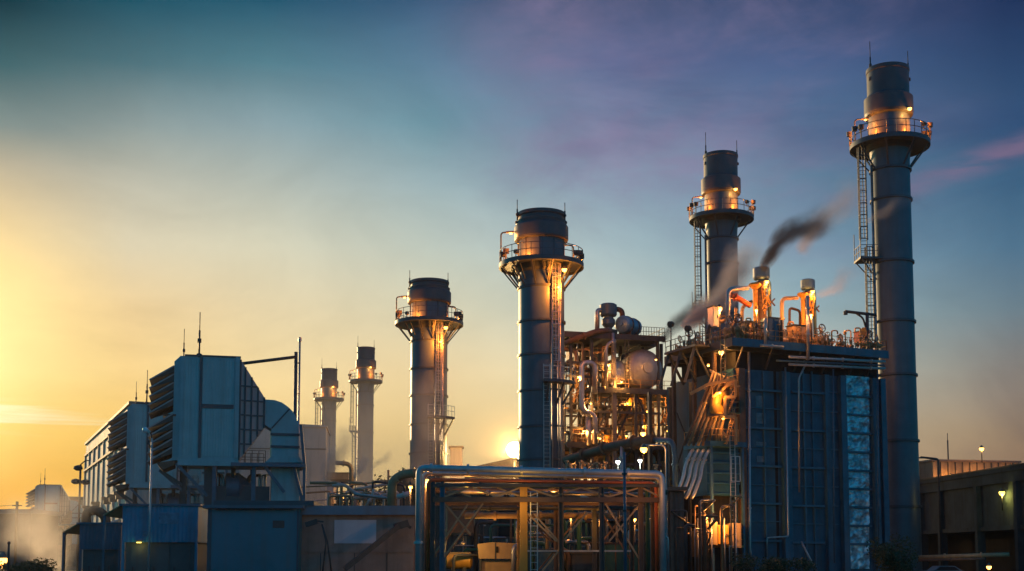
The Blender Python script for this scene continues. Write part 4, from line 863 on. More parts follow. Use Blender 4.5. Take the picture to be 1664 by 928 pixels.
# cabinets and small equipment
def cabinet(label, x0, x1, y0, y1, w, dep, mt, doors=2):
    F = H; u0, z0 = F.on(x0, y1, w); u1, z1 = F.on(x1, y0, w); z0 = max(z0, zdk); t = T('deck_cabinet', label, 'cabinet', F.pt((u0 + u1) / 2, w, z0))
    m = MB(); m.fbox(F, u0, u1, w, w + dep, z0, z1); m.build('body', mt, t)
    for k in range(doors):
        a = u0 + .08 + (u1 - u0 - .08) * k / doors; b = u0 + (u1 - u0 - .08) * (k + 1) / doors; m = MB(); m.fbox(F, a, b, w - .05, w - .003, z0 + .12, z1 - .12); d = m.build('door', mt, t)
        m = MB(); m.fbox(F, b - .14, b - .08, w - .11, w - .053, (z0 + z1) / 2 - .12, (z0 + z1) / 2 + .12); m.build('handle', STEEL, d)
    m = MB(); m.fbox(F, u0 - .08, u1 + .08, w - .12, w + dep + .08, z1 + .003, z1 + .09); m.build('lid', STEEL, t)
cabinet('blue cabinet on the deck edge between the two silencers', 1248, 1267, 518, 552, .5, 1.2, STEELB)
cabinet('pale grey cabinet under a lamp at the left of the deck', 1159, 1168, 499, 530, 5.8, 1.0, GALV, 1)
cabinet('tan cabinet glowing in lamplight below the larger silencer', 1214, 1232, 524, 553, 2.4, 1.3, TAN)
cabinet('brown cabinet below the smaller silencer', 1290, 1308, 530, 560, 2.2, 1.2, TAN)
cabinet('dark red cabinet near the foot of the tallest stack ladder', 1398, 1414, 540, 558, 2.5, 1, surf('dark red paint', (.20, .04, .035), .5, 0, .2, 1, .3), 2)
lamp_thing('sodium lamp above the pale grey cabinet at the left of the deck', 1169, 500, 126.5, 900, .4, post=545)
lamp_thing('sodium lamp hanging under the left corner of the boiler deck', 1172, 571, 121.5, 1000, .36, post=600)
lamp_thing('small sodium lamp low down between silencer and pipe arch', 1229, 503, 122.8, 500, .2, post=553)
lamp_thing('small sodium lamp on the deck rail near the brown cabinet', 1318, 511, 122.5, 450, .2, post=560)
# bonnet valves with hand wheels: one built, then copied about the deck
def make_valve(x, y, z):
    t = T('valve', 'small bonnet valve with hand wheel on the lamp lit boiler deck', 'valve', (x, y, z), 'valves on the boiler deck')
    b = Vector((x, y, z)); m = MB(); m.tube([b, b + Vector((0, 0, .75))], .11, 8); m.sph(b + Vector((0, 0, .62)), .26, 10, .8); m.lathe(b + Vector((0, 0, .62)), [(.1, -.42), (.24, -.42), (.24, -.34), (.1, -.34)], 10, axis=(1, 0, 0)); m.lathe(b + Vector((0, 0, .62)), [(.1, .34), (.24, .34), (.24, .42), (.1, .42)], 10, axis=(1, 0, 0)); m.build('valve_body', TAN, t)
    m = MB(); m.tube([b + Vector((0, 0, .7)), b + Vector((0, 0, 1.35))], .05, 6); m.build('stem', GALV, t)
    m = MB(); c = b + Vector((0, 0, 1.3)); k = 12; ax = Vector((.35, -.9, .25)).normalized(); m.lathe(c, [(.24, -.03), (.3, -.03), (.3, .03), (.24, .03), (.24, -.03)], 14, axis=ax)
    x_ = ax.cross(Vector((0, 0, 1))).normalized(); y_ = ax.cross(x_)
    m.beam(c - x_ * .27, c + x_ * .27, .04); m.beam(c - y_ * .27, c + y_ * .27, .04); m.build('hand_wheel', RUST, t)
    return t
v0 = make_valve(*H.pt(2.0, .6, zdk)); nv = 0
for i in range(64):
    u = random.uniform(.3, uend - .4); w = random.uniform(.4, 5.0) if i % 3 else random.uniform(.3, 1.4)
    if i < 14: u = random.uniform(.2, 1.6); w = random.uniform(1, 12)
    o = v0 if i == 0 else dup_tree(v0); o.location = H.pt(u, w, zdk); s = random.uniform(.75, 1.5); o.scale = (s, s, s * random.uniform(.9, 1.25)); o.rotation_euler = (0, 0, random.uniform(-1.2, 1.2))
def make_riser(x, y, z):
    t = T('vent_riser', 'thin upright vent riser with a bent top on the lamp lit boiler deck', 'pipe', (x, y, z), 'thin vent risers on the boiler deck')
    b = Vector((x, y, z)); m = MB(); m.tube([b, b + Vector((0, 0, 2.1)), b + Vector((.5, 0, 2.1)), b + Vector((.5, 0, 1.7))], .07, 8); m.build('riser_pipe', YELS, t)
    m = MB(); m.lathe(b, [(.2, 0), (.2, .06), (.08, .07)], 10); m.lathe(b + Vector((0, 0, 1.1)), [(.07, -.05), (.14, -.05), (.14, .05), (.07, .05)], 10); m.build('flange', RUST, t); return t
r0 = make_riser(*H.pt(2.6, 1, zdk))
for i in range(34):
    o = r0 if i == 0 else dup_tree(r0); o.location = H.pt(random.uniform(.2, uend - .5), random.uniform(.3, 5.5), zdk); s = random.uniform(.6, 1.25); o.scale = (s, s, s * random.uniform(.7, 1.3)); o.rotation_euler = (0, 0, random.choice((0, 1.57, 3.14)))
for (u, w, hh) in ((17.0, 1, 2.3), (17.4, 1.5, 2.0), (.3, 9, 2.6), (-1.5, 9.5, 3.0)):
    t = T('deck_floodlight', {17.0: 'unlit round floodlight on a short post near the deck right end', 17.4: 'lower unlit round floodlight beside its twin at the deck right end', .3: 'unlit floodlight on a post at the back left of the deck', -1.5: 'unlit floodlight on a post over the outrigger gallery'}[u], 'floodlight', H.pt(u, w, zdk))
    m = MB(); q = H.pt(u, w, zdk); m.tube([q, q + Vector((0, 0, hh))], .06, 6); m.build('post', STEEL, t); m = MB(); m.lathe(q + Vector((0, 0, hh)), [(.05, -.3), (.3, -.22), (.36, .2), (.02, .22)], 12, axis=(-.6, -.5, -.2)); m.build('lamp_head', STEEL, t)
# sloping riser pipes and hoses at the boiler's left side
for i in range(8):
    k = i / 7; a = P(1160 + 30 * k, 606 + 14 * k, 119.3 + .5 * k); b = P(1111 + 54 * k, 724, 118.2 + 1.0 * k); c = a + Vector((0, 2.4, .6))
    pipe('sloping_pipe', 'orange lit pipe sloping down in a fan at the left side of the boiler', 'pipe', [c, a, a.lerp(b, .5) + Vector((0, 0, -.15)), b], .15, TAN if i % 2 else RUST, 'fan of sloping pipes', .8, ((1, .8),))
m_ = MB()
for i in range(4):
    a = P(1122 + 9 * i, 736, 117.6); b = P(1100 + 9.5 * i, 802, 117.2); 
    pipe('flexible_hose', 'grey bent hose hanging in a row below the sloping pipes', 'hose', [a + Vector((.3, .5, .3)), a, a + Vector((-.5, 0, -1.2)), a.lerp(b, .6) + Vector((.1, 0, 0)), b, b - Vector((.3, 0, .5))], .16, GALV, 'row of grey hoses', .5, ((1, .5),))
t = T('yellow_duct', 'bulging yellow elbow duct lit by lamps at the left side of the boiler', 'duct', P(1165, 672, 118.5))
m = MB(); m.tube([P(1178, 640, 119), P(1166, 643, 118.6), P(1162, 660, 118.5), P(1168, 674, 118.5)], (.42, .68), 16, .8); m.build('duct', YEL, t); m = MB(); m.lathe(P(1169, 676, 118.5), [(.8, -.1), (1.05, -.1), (1.05, .12), (.8, .12)], 16); m.build('flange', RUST, t)
t = T('stair_frame', 'ochre stepped stair frame lit by lamps at the left side of the boiler', 'stair', P(1180, 720, 117.4))
zig = [(1122, 640), (1150, 625), (1195, 616), (1195, 645), (1178, 646), (1178, 677), (1196, 678), (1196, 722)]
for k, YY in enumerate((117.4, 118.3)):
    for i in range(len(zig) - 1):
        m = MB(); m.beam(P(*zig[i], YY), P(*zig[i + 1], YY), .24, .3); m.build('stringer', YELS, t)
for (xa, ya, xb, yb) in ((1180, 676, 1194, 646), (1180, 722, 1194, 680), (1158, 646, 1192, 618)):
    for i in range(9): c0 = P(xa, ya, 117.45).lerp(P(xb, yb, 117.45), (i + .5) / 9); m = MB(); m.beam(c0, c0 + Vector((0, .85, 0)), .28, .05); m.build('tread', YELS, t)
    for yy in (117.42, 118.28):
        m = MB(); a = P(xa, ya, yy); b = P(xb, yb, yy); m.beam(a + Vector((0, 0, .95)), b + Vector((0, 0, .95)), .06); m.beam(a, b, .06, .24)
        for i in range(4): q = a.lerp(b, i / 3); m.beam(q, q + Vector((0, 0, .95)), .05)
        m.build('handrail', YELS, t)
t = T('burner_skid', 'lamp lit tan burner skid with boxes at the foot of the boiler left side', 'skid', P(1168, 895, 117))
for (x0, x1, y0, y1, Y, mt) in ((1148, 1166, 848, 886, 117.5, TAN), (1168, 1184, 853, 884, 117.2, YEL), (1186, 1204, 850, 890, 117.8, TAN), (1128, 1147, 862, 905, 117.9, RUST)):
    a, b = P(x0, y1, Y), P(x1, y0, Y); m = MB(); m.box(a.x, b.x, Y, Y + 1.2, max(.05, a.z), b.z); o = m.build('equipment_box', mt, t); m = MB(); m.box(a.x + .1, b.x - .1, Y - .04, Y - .002, max(.1, a.z) + .12, b.z - .12); m.build('cover', mt, o)
m = MB(); a, b = P(1126, 905, 117), P(1206, 905, 117); m.box(a.x, b.x, 116.9, 119.2, 0, .25 if a.z < .3 else a.z * .4); m.build('skid_base', STEEL, t)
for x in (1134, 1156, 1177, 1195): m = MB(); a = P(x, 842, 116.9); m.tube([(a.x, a.y, .2), a], .07, 8); m.build('pipe', GALV, t)
light(t, P(1176, 838, 115.8), 900); light(t, P(1150, 842, 115.6), 500)
for (u, w, z, pw) in ((-2.9, -1.6, zgal + 4.6, 500), (-3.0, .2, zgal + 7.5, 420), (-2.2, -1.0, zgal + 2.2, 260)):
    q = H.pt(u, w, z); t = T('bulkhead_lamp', {500: 'bulkhead lamp by the yellow elbow duct', 420: 'bulkhead lamp above the fan of sloping pipes', 260: 'bulkhead lamp over the side gallery rail'}[pw], 'lamp', q)
    m = MB(); m.lathe(q, [(.02, .2), (.16, .15), (.18, 0), (.14, 0)], 10); m.build('lamp_head', LAMPM, t); m = MB(); m.sph(q, .12, 10); m.build('bulb', BULB, t); light(t, q - Vector((0, .3, .25)), pw * .7, (1, .38, .07), .1)
# davit arm beside the tallest stack
t = T('davit', 'dark davit arm reaching left from the tallest stack above the boiler deck', 'davit', P(1409, 545, 141.4))
m = MB(); a = P(1409, 560, 141.4); b = P(1409, 508, 141.4); m.tube([(a.x, a.y, zdk - 1), b], .2, 10); m.build('post', STEEL, t)
m = MB(); m.tube([P(1373, 506, 141.4), P(1424, 512, 141.4)], .18, 8); m.build('arm', STEEL, t); m = MB(); m.tube([P(1392, 510, 141.4), P(1402, 516, 141.4), P(1408, 535, 141.4)], .12, 8, 1.2); m.build('strut', STEEL, t); m = MB(); m.lathe(P(1374, 508, 141.4), [(.25, -.25), (.25, .15)], 10); m.build('hook_block', STEEL, t)

# ------------------------------------------------------------------ process tower with the drum
PT = Frame(925, 149.0, 16)
def pp(px, py, w=0): return PT.p(px, py, w)
def tower():
    t = T('process_tower', 'open steel process tower of decks and pipework carrying the shiny drum', 'pipe structure', PT.pt(8, 0, 0))
    U = lambda px, w=0: PT.on(px, 700, w)[0]; Z = lambda py, w=0: PT.on(1000, py, w)[1]
    D = 11
    zA, zB, zC = Z(545), Z(632), Z(722)
    ua, ub, uc_ = U(921), U(1074), U(1128)
    for w in (0, 5, D):
        for px, top, s in ((928, zA, .34), (962, zA, .34), (998, zA, .5), (1033, zB if w == 0 else zA, .34), (1070, zA, .34), (1108, zB, .34)):
            u = U(px); m = MB(); m.fbox(PT, u - s / 2, u + s / 2, w - s / 2, w + s / 2, 0, top - .36); m.build('column', STEEL if px != 998 else GALVD, t)
    for nm, z_, a, b in (('upper_deck', zA, ua - .4, ub + .4), ('drum_deck', zB, U(960), uc_ + .5), ('lower_deck', zC, ua - .2, uc_)):
        m = MB(); m.fbox(PT, a, b, -.5, D + .6, z_ - .22, z_); d = m.build(nm, STEEL, t)
        m = MB(); m.fbox(PT, a - .06, b + .06, -.72, -.504, z_ - .6, z_ + .08); m.build('edge_beam', STEEL, d)
        m = MB()
        line_rail(m, PT.pt(a if nm != 'upper_deck' else U(1040), -.6, z_), PT.pt(b, -.6, z_), 1.15, 9, .06); line_rail(m, PT.pt(b, -.6, z_), PT.pt(b, D, z_), 1.15, 6, .06); m.build('railing', STEEL if nm != 'drum_deck' else YELS, d)
    for z_, a, b in ((Z(590), ua, U(1000)), (Z(612), ua, U(962)), (Z(668), ua, ub), (Z(695), ua, U(1000)), (Z(752), ua, ub)):
        for w in (-.1, 5.1): m = MB(); m.fbox(PT, a, b, w, w + .25, z_ - .3, z_); m.build('beam', STEEL, t)
    for (x0, y0, x1, y1, w) in ((962, 722, 998, 640, .3), (1033, 640, 1070, 720, .3), (998, 720, 1033, 645, .4), (928, 690, 962, 640, .4), (928, 610, 962, 560, 5), (1070, 720, 1108, 640, 1.5), (1075, 640, 1120, 720, 5), (1000, 760, 1033, 725, .2), (1033, 760, 1070, 725, .2), (975, 655, 998, 640, .1)):
        m = MB(); m.beam(pp(x0, y0, w), pp(x1, y1, w), .2); m.build('brace', STEEL, t)
    # many process lines
    rnd = random.Random(11); n = 0
    for i in range(98):
        w = rnd.uniform(.3, 8); u = rnd.uniform(ua, uc_ - .3); z0 = rnd.choice((zC, zC, zB, zB, 1.0)); 
        zt = {zC: zB, zB: zA}.get(z0, zC) - rnd.uniform(.4, 3.6)
        if z0 == zB and u > U(1070, 0): continue
        r = rnd.choice((.08, .11, .15, .22, .3)); k = rnd.random(); pts = [PT.pt(u, w, z0), PT.pt(u, w, zt)]
        if k < .7: pts.append(PT.pt(u + rnd.choice((-1, 1)) * rnd.uniform(.8, 3), w, zt))
        if k < .4: e = pts[-1]; pts.append(e - Vector((0, 0, rnd.uniform(.8, 2.2))))
        m = MB(); m.tube(pts, r, 8); p_ = m.build('pipe', rnd.choice((TAN, RUST, YEL, GALV, STEEL, TAN)), t)
        f = MB(); c = pts[0].lerp(pts[1], .5); f.lathe(c, [(r, -.06), (r * 1.6, -.06), (r * 1.6, .06), (r, .06)], 10); f.build('flange', RUST, p_)
    for i in range(16):
        w = rnd.uniform(1, 7); u = rnd.uniform(ua + .5, U(1060)); z0 = rnd.choice((zC, zB, zC - 4.5)); r = rnd.uniform(.35, .8)
        m = MB(); c = PT.pt(u, w, z0); m.lathe(c, [(r, 0), (r, r * 2.2), (r * .7, r * 2.7), (.02, r * 2.9)], 14); v_ = m.build('vessel', rnd.choice((TAN, YEL, GALV, RUST)), t)
        f = MB(); f.lathe(c, [(r, r * 1.1), (r * 1.15, r * 1.1), (r * 1.15, r * 1.25), (r, r * 1.25)], 14); f.build('flange', RUST, v_)
    for (x0, x1, y0, y1, w, dp, mt) in ((1000, 1030, 648, 700, 6, 3, STEEL), (1038, 1064, 655, 716, 5, 3, RUST), (930, 956, 640, 668, 7, 3, RUST), (966, 994, 690, 718, 7, 3, STEEL), (1076, 1104, 650, 760, 6, 4, STEEL), (930, 1000, 728, 760, 8, 3, STEEL), (1005, 1070, 728, 765, 8, 3, RUST), (932, 958, 560, 580, 6, 3, STEEL), (975, 996, 556, 575, 7, 3, RUST), (1040, 1066, 551, 562, 4, 5, STEEL)):
        m = MB(); m.fpx(PT, x0, x1, y0, y1, w, w + dp); b_ = m.build('duct', mt, t)
        m = MB(); xm = (x0 + x1) / 2; m.fpx(PT, xm - 1, xm + 1, y0 - .4, y1, w - .14, w - .003); m.build('duct_flange', STEEL, b_)
    for (x0, x1, y, w) in ((922, 1000, 602, .2), (922, 965, 655, .2), (965, 1035, 660, .3), (1000, 1075, 645, .5), (1035, 1128, 660, 1.2), (922, 1000, 705, .3), (1000, 1110, 690, .6)):
        m = MB(); line_rail(m, pp(x0, y, w), pp(x1, y, w), 1.1, 8, .055); c_ = m.build('railing', YELS, t)
        m = MB(); a_, b_ = pp(x0, y, w), pp(x1, y, w); m.beam(a_ + PT.W * .6, b_ + PT.W * .6, 1.2, .14); m.build('walkway', STEEL, t)
    for (xa, ya, xb, yb, w) in ((968, 720, 996, 662, .6), (1004, 690, 1030, 648, .8), (930, 655, 958, 606, .4), (1078, 688, 1102, 640, 1.2)):
        m = MB(); a_, b_ = pp(xa, ya, w), pp(xb, yb, w)
        for dw in (0, .8):
            m.beam(a_ + PT.W * dw, b_ + PT.W * dw, .07, .26); m.beam(a_ + PT.W * dw + Vector((0, 0, 1)), b_ + PT.W * dw + Vector((0, 0, 1)), .06)
        for i in range(12): c_ = a_.lerp(b_, (i + .5) / 12); m.beam(c_, c_ + PT.W * .8, .26, .05)
        m.build('stair_flight', YELS, t)
    for (px, py, w, pw) in ((940, 612, -1.3, 420), (990, 592, -.8, 420), (948, 700, -.8, 480), (1020, 655, .4, 420), (1066, 584, -3.2, 132), (1018, 708, 2.0, 300), (1085, 700, 2.0, 270), (1052, 668, 2.0, 270), (975, 712, -.5, 420), (1055, 690, .6, 420), (935, 745, -.6, 300), (1010, 620, -1.2, 420), (1090, 645, -.4, 300), (960, 655, -1.0, 420)):
        hood_lamp(t, pp(px, py, w), pw, .26)
    return t, zA, zB, zC, U, Z
GALVD = surf('dull galvanised column', (0.22, 0.21, 0.20), 0.5, 0.5, 0.25, 1, 0.4)
PTT, zA, zB, zC, UU, ZZ = tower()
# big drum with dished end, on saddles
def drum(name, label, px, py, rpx, w, L, axis, mt, saddle_z, seg=36, end=.45):
    c = pp(px, py, w); r = rpx * MPP(px, py, c.y); ax = Vector(axis).normalized(); t = T(name, label, 'pressure vessel', Vector((c.x, c.y, saddle_z)) + ax * L * .4)
    prof = [(r, 0), (r, L)]; m = MB(); m.lathe(c, prof, seg, axis=ax); m.build('shell', mt, t)
    for s, o in ((-1, 0), (1, L)):
        m = MB(); m.lathe(c + ax * o, [(r * math.cos(a), s * r * end * math.sin(a)) for a in [PI / 2 * i / 8 for i in range(9)]], seg, axis=ax); e = m.build('dished_end', mt, t)
        f = MB(); q = c + ax * (o + s * r * end); f.lathe(q, [(r * .26, -.15), (r * .26, .12), (.01, .12)], 16, axis=ax * s); f.build('manway', mt, e)
    for o in (.25, .78):
        q = c + ax * L * o; sd_ = ax.cross(Vector((0, 0, 1))).normalized(); m = MB(); a = q - sd_ * r * .8; b = q + sd_ * r * .8
        m.hexa([Vector((a.x, a.y, saddle_z)) - ax * .2, Vector((b.x, b.y, saddle_z)) - ax * .2, Vector((b.x, b.y, saddle_z)) + ax * .2, Vector((a.x, a.y, saddle_z)) + ax * .2, a - ax * .2 - Vector((0, 0, r * .5)), b - ax * .2 - Vector((0, 0, r * .5)), b + ax * .2 - Vector((0, 0, r * .5)), a + ax * .2 - Vector((0, 0, r * .5))]); m.build('saddle', STEEL, t)
        m = MB(); m.lathe(q, [(r, -.12), (r + .07, -.12), (r + .07, .12), (r, .12)], seg, axis=ax); m.build('strap', STEEL, t)
    return t
DRUM = surf('dull drum cladding', (0.40, 0.39, 0.38), 0.52, 0.6, 0.22, 0.8, 0.4, bump=0.25)
drum('steam_drum', 'large shiny silver drum with a domed end on the middle deck', 1046, 600, 32.5, .6, 8, (-.35, .93, 0), DRUM, zB)
drum('condensate_drum', 'smaller tan lit drum left of the large shiny drum', 1000, 606, 22, 1.0, 6, (-.35, .93, 0), ALU, zB, 28)
drum('deaerator_drum', 'blue topped drum lying on the uppermost tower deck', 1018, 528, 14, 3.0, 3.6, (.75, .66, 0), STEELBL, zA, 28) if False else None
STEELBL = surf('sky blue vessel paint', (0.16, 0.33, 0.45), 0.4, 0.3, 0.2, 0.8, 0.3)
drum('deaerator_drum', 'blue drum lying on the uppermost deck of the process tower', 1012, 527, 14.5, 2.0, 3.0, (.55, .83, 0), STEELBL, zA, 28)
ladder(PT.pt(UU(1018), -.4, 0), -PT.W, PT.U, zB, zA, PTT, STEEL, cage=False, w=.5, t=.07)
t = T('relief_silencer', 'drum capped relief silencer on top of the process tower', 'silencer', PT.pt(UU(989), 2.5, zA))
u, zt = PT.on(988.5, 494, 2.5); s = MPP(989, 500, 152); c = PT.pt(u, 2.5, 0); z = lambda d: zt - d * s
m = MB(); m.lathe(c, [(.01, z(0)), (11 * s, z(0)), (14 * s, z(2)), (14 * s, z(18)), (12.5 * s, z(20.5)), (8 * s, z(21)), (8 * s, z(24))], 28); m.build('silencer_cap', STEELB, t)
m = MB(); m.lathe(c, [(9 * s, z(24)), (11 * s, z(27)), (11 * s, z(34)), (6 * s, z(40)), (6 * s, zA)], 20); m.build('body', STEELB, t)
m = MB(); m.tube([c + PT.U * (-8 * s) + Vector((0, 0, z(11))), c + PT.U * (-19 * s) + Vector((0, 0, z(11))), c + PT.U * (-20 * s) + Vector((0, 0, zA))], 4.0 * s, 12); m.build('side_pipe', GALV, t)
m = MB(); m.tube([c + PT.U * (8 * s) + Vector((0, 0, z(8))), c + PT.U * (24 * s) + Vector((0, 0, z(8))), c + PT.U * (25 * s) + Vector((0, 0, z(30)))], 4.4 * s, 12); m.build('side_pipe', RUST, t)
ts = MPP(950, 600, 149)
pipe('tower_pipe', 'thick brown pipe sweeping along the upper deck edge to the wide stack', 'pipe', [PT.p(1000, 540, .5), PT.p(975, 536, -1.2), PT.p(921, 556, -1.2), PT.p(921, 560, 4)], 4.6 * ts, RUST, None, 3.0, ((1, .5),))
pipe('tower_pipe', 'silver pipe arch stepping right on its way down the tower', 'pipe', [pp(967, 640, -1.2), pp(967, 590, -1.2), pp(945.5, 588, -1.2), pp(945.5, 668, -1.2), pp(967, 673, -1.2), pp(967, 722, -1.2)], 4.2 * ts, ALU, None, 1.2, ((2, .4), (4, .6)))
pipe('tower_pipe', 'stout silver stub pipe standing on the lower deck of the tower', 'pipe', [pp(957, 724, -.6), pp(957, 676, -.6)], 5.2 * ts, ALU, None, None, ((0, .5),))
pipe('tower_pipe', 'dark slim stack pipe at the right end of the tower, trailing smoke', 'pipe', [pp(1074.5, 640, 1.0), pp(1074.5, 559, 1.0)], 3.0 * ts, STEEL, None, None, ((0, .5),))
pipe('tower_pipe', 'pale slim pipe in front of the uppermost deck', 'pipe', [pp(996, 572, -.9), pp(996, 541, -.9)], 2.6 * ts, GALV, None, None, ((0, .5),))
pipe('tower_pipe', 'pale vertical pipe between the drums and the lower deck', 'pipe', [pp(985, 632, -.9), pp(985, 560, -.9), pp(1000, 553, -.9)], 3.0 * ts, GALV, None, 1.0, ((0, .5),))
# duct that slopes up to the right, and the blue pipe arch
pipe('sloping_duct', 'brown duct rising to the right above the pipe rack, below the tower', 'duct', [P(920, 748, 134), P(1000, 724, 126), P(1062, 714, 122)], .5, RUST, None, 2, ((0, .4), (0, .8), (1, .5)))
a_ = P(1097, 800, 120)
pipe('pipe_arch', 'blue pipe arch bending down beside the grey hoses', 'pipe', [P(1050, 714, 123), P(1094, 716, 120), P(1097, 745, 120), Vector((a_.x, a_.y, 0))], .26, STEELB, None, 1.4, ((2, .05),))
pipe('duct_support', 'grey blue trestle leg under the sloping duct', 'post', [P(1011, 722, 125), Vector((P(1011, 722, 125).x, 125, 0))], .22, GALV, None, None, ((0, .1),))
pipe('duct_support', 'brown trestle leg under the left of the sloping duct', 'post', [P(938, 742, 132), Vector((P(938, 742, 132).x, 132, 0))], .2, RUST, None, None, ((0, .1),))
pipe('duct_support', 'brown trestle leg under the middle of the sloping duct', 'post', [P(987, 729, 128), Vector((P(987, 729, 128).x, 128, 0))], .2, RUST, None, None, ((0, .1),))
# row of small lit vent stubs above the rack
sv = MB(); q = P(955, 757, 112)
def stub(x, top, Y):
    b = P(x, 775, Y); e = P(x, top, Y); m = MB(); m.tube([b, e], .13, 8); m.lathe(e, [(.13, -.1), (.22, -.08), (.22, .06), (.02, .1)], 8); o = m.build('vent_stub', TAN); tag(o, 'short lamp lit vent stub peeping over the top of the pipe rack', 'pipe', 'row of vent stubs behind the rack'); return o
for x in (921, 926, 934, 944, 950, 957, 962, 966, 970, 974, 978, 984, 1001, 1066): stub(x, random.uniform(749, 757), 113 + random.uniform(-.5, .5))
lamp_thing('sodium lamp hidden low among the vent stubs over the rack', 968, 766, 112, 200, .14)

# ------------------------------------------------------------------ process building behind the rack
def machine_hall():
    F = Frame(676, 112.0, 3); t = T('machine_hall', 'dark brown process hall seen through the braces of the pipe rack', 'building', F.o)
    u1 = F.on(1112, 850)[0]; zt = F.on(800, 797)[1]
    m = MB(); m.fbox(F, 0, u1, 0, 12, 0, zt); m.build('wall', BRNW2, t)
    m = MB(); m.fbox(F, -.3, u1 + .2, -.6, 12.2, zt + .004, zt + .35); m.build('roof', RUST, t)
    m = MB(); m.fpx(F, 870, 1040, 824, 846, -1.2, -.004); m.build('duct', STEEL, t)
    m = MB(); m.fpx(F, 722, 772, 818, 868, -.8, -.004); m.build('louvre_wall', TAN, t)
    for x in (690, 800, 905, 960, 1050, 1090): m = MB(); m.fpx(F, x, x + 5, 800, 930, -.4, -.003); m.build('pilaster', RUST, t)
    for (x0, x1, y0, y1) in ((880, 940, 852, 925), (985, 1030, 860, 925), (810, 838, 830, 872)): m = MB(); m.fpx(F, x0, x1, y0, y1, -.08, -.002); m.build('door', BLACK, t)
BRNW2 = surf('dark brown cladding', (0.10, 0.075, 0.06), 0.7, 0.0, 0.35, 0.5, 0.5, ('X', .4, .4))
machine_hall()
# rooftop boxes, tanks and ducts that show through the truss
def gear(label, x0, x1, y0, y1, Y, dep, mt, kind='box', nm='roof_unit'):
    a, b = P(x0, y1, Y), P(x1, y0, Y); t = T(nm, label, 'equipment', Vector(((a.x + b.x) / 2, Y, max(0, a.z))))
    if kind == 'box':
        m = MB(); m.box(a.x, b.x, Y, Y + dep, max(0, a.z), b.z); m.build('body', mt, t); m = MB(); m.box(a.x - .1, b.x + .1, Y - .1, Y + dep + .1, b.z + .003, b.z + .14); m.build('lid', STEEL, t)
        m = MB(); m.box(a.x + .2, (a.x + b.x) / 2, Y - .05, Y - .002, max(0, a.z) + .15, b.z - .15); m.build('cover', mt, t)
    else:
        r = (b.z - a.z) / 2; c = Vector((a.x, Y + r, (a.z + b.z) / 2)); L = b.x - a.x; m = MB(); m.lathe(c, [(.01, -r * .3), (r * .6, -r * .22), (r, 0), (r, L), (r * .6, L + r * .22), (.01, L + r * .3)], 24, axis=(1, 0, 0)); m.build('shell', mt, t)
        for k in (.25, .75): m = MB(); m.box(a.x + L * k - .12, a.x + L * k + .12, Y + r * .4, Y + r * 1.6, 0 if kind == 'floor' else a.z - .3, a.z + r * .35); m.build('saddle', STEEL, t)
    return t
t = T('hopper', 'tan hopper with sloped shoulders and a small dark window, in the rack left bay', 'hopper', P(806, 915, 84))
HF = Frame(775, 84.0, -4); hp_ = [HF.on(x, y) for x, y in ((776, 884), (800, 881), (838, 883), (841, 904), (834, 908), (778, 908))]
m = MB(); m.prism(HF, [(u, z) for u, z in hp_], 0, 2.5); m.build('body', TAN, t); m = MB(); m.fpx(HF, 804, 806, 882, 908, -.05, -.002); m.build('seam', STEEL, t)
m = MB(); m.fpx(HF, 805.5, 810, 888, 898, -.07, -.052); m.build('window', BLACK, t)
for x in (779, 832): m = MB(); m.fpx(HF, x, x + 3, 908.2, 935, .1, .3); m.build('leg', STEEL, t)
m = MB(); m.fpx(HF, 781, 840, 910, 935, .5, 2.3); m.build('lower_casing', TAN, t)
gear('yellow lamplit tank low in the left bay of the rack', 726, 764, 897, 925, 84.5, 0, YEL, 'floor', 'tank')
gear('brown ribbed box behind the left crossed braces', 727, 769, 822, 866, 88, 2.5, RUST)
gear('pale round ended tank seen through the right of the truss', 990, 1012, 788, 806, 90, 0, ALU, 'tank', 'tank')
gear('pale bucket shaped box seen through the truss centre', 944, 960, 792, 808, 90, 1.2, GALV)
gear('white roof unit behind the left of the truss', 800, 836, 800, 807, 92, 1.5, GALV)
gear('white long roof unit behind the truss near the rack corner', 763, 798, 786, 797, 94, 1.5, GALV)
gear('grey cabinet beside the yellow column of the rack', 870, 905, 896, 930, 82, 1.5, STEELB)
gear('dark pump box in the right bay of the rack', 930, 970, 900, 930, 82, 1.5, STEEL)
gear('tan pump box near the right end of the rack', 1052, 1072, 860, 905, 84, 1.5, TAN)
gear('dark teal box in the right bay of the rack', 985, 1036, 885, 930, 84, 1.8, GREEN)
lt = T('work_lamp', 'bright lamp lighting the yellow tank under the rack', 'lamp', P(752, 884, 82.5)); q = P(752, 884, 82.5); m = MB(); m.lathe(q, [(.02, .2), (.2, .1), (.22, 0)], 10); m.build('lamp_head', LAMPM, lt); m = MB(); m.tube([q + Vector((0, .05, .2)), q + Vector((0, .6, 1.1))], .03, 6); m.build('bracket', STEEL, lt); light(lt, q - Vector((0, .2, .15)), 150, (1, .55, .12)); light(lt, P(800, 872, 80.5), 90, (1, .40, .08)); light(lt, P(850, 820, 74.2), 110, (1, .5, .08)); light(lt, P(1050, 800, 73.6), 130, (1, .36, .05)); light(lt, P(760, 796, 77.5), 120, (1, .38, .06)); light(lt, P(960, 850, 79), 120, (1, .38, .06)); light(lt, P(900, 798, 78.5), 90, (1, .4, .06))  # lights after the first have no fixture: added warm fill for the rack
rn = random.Random(5); 
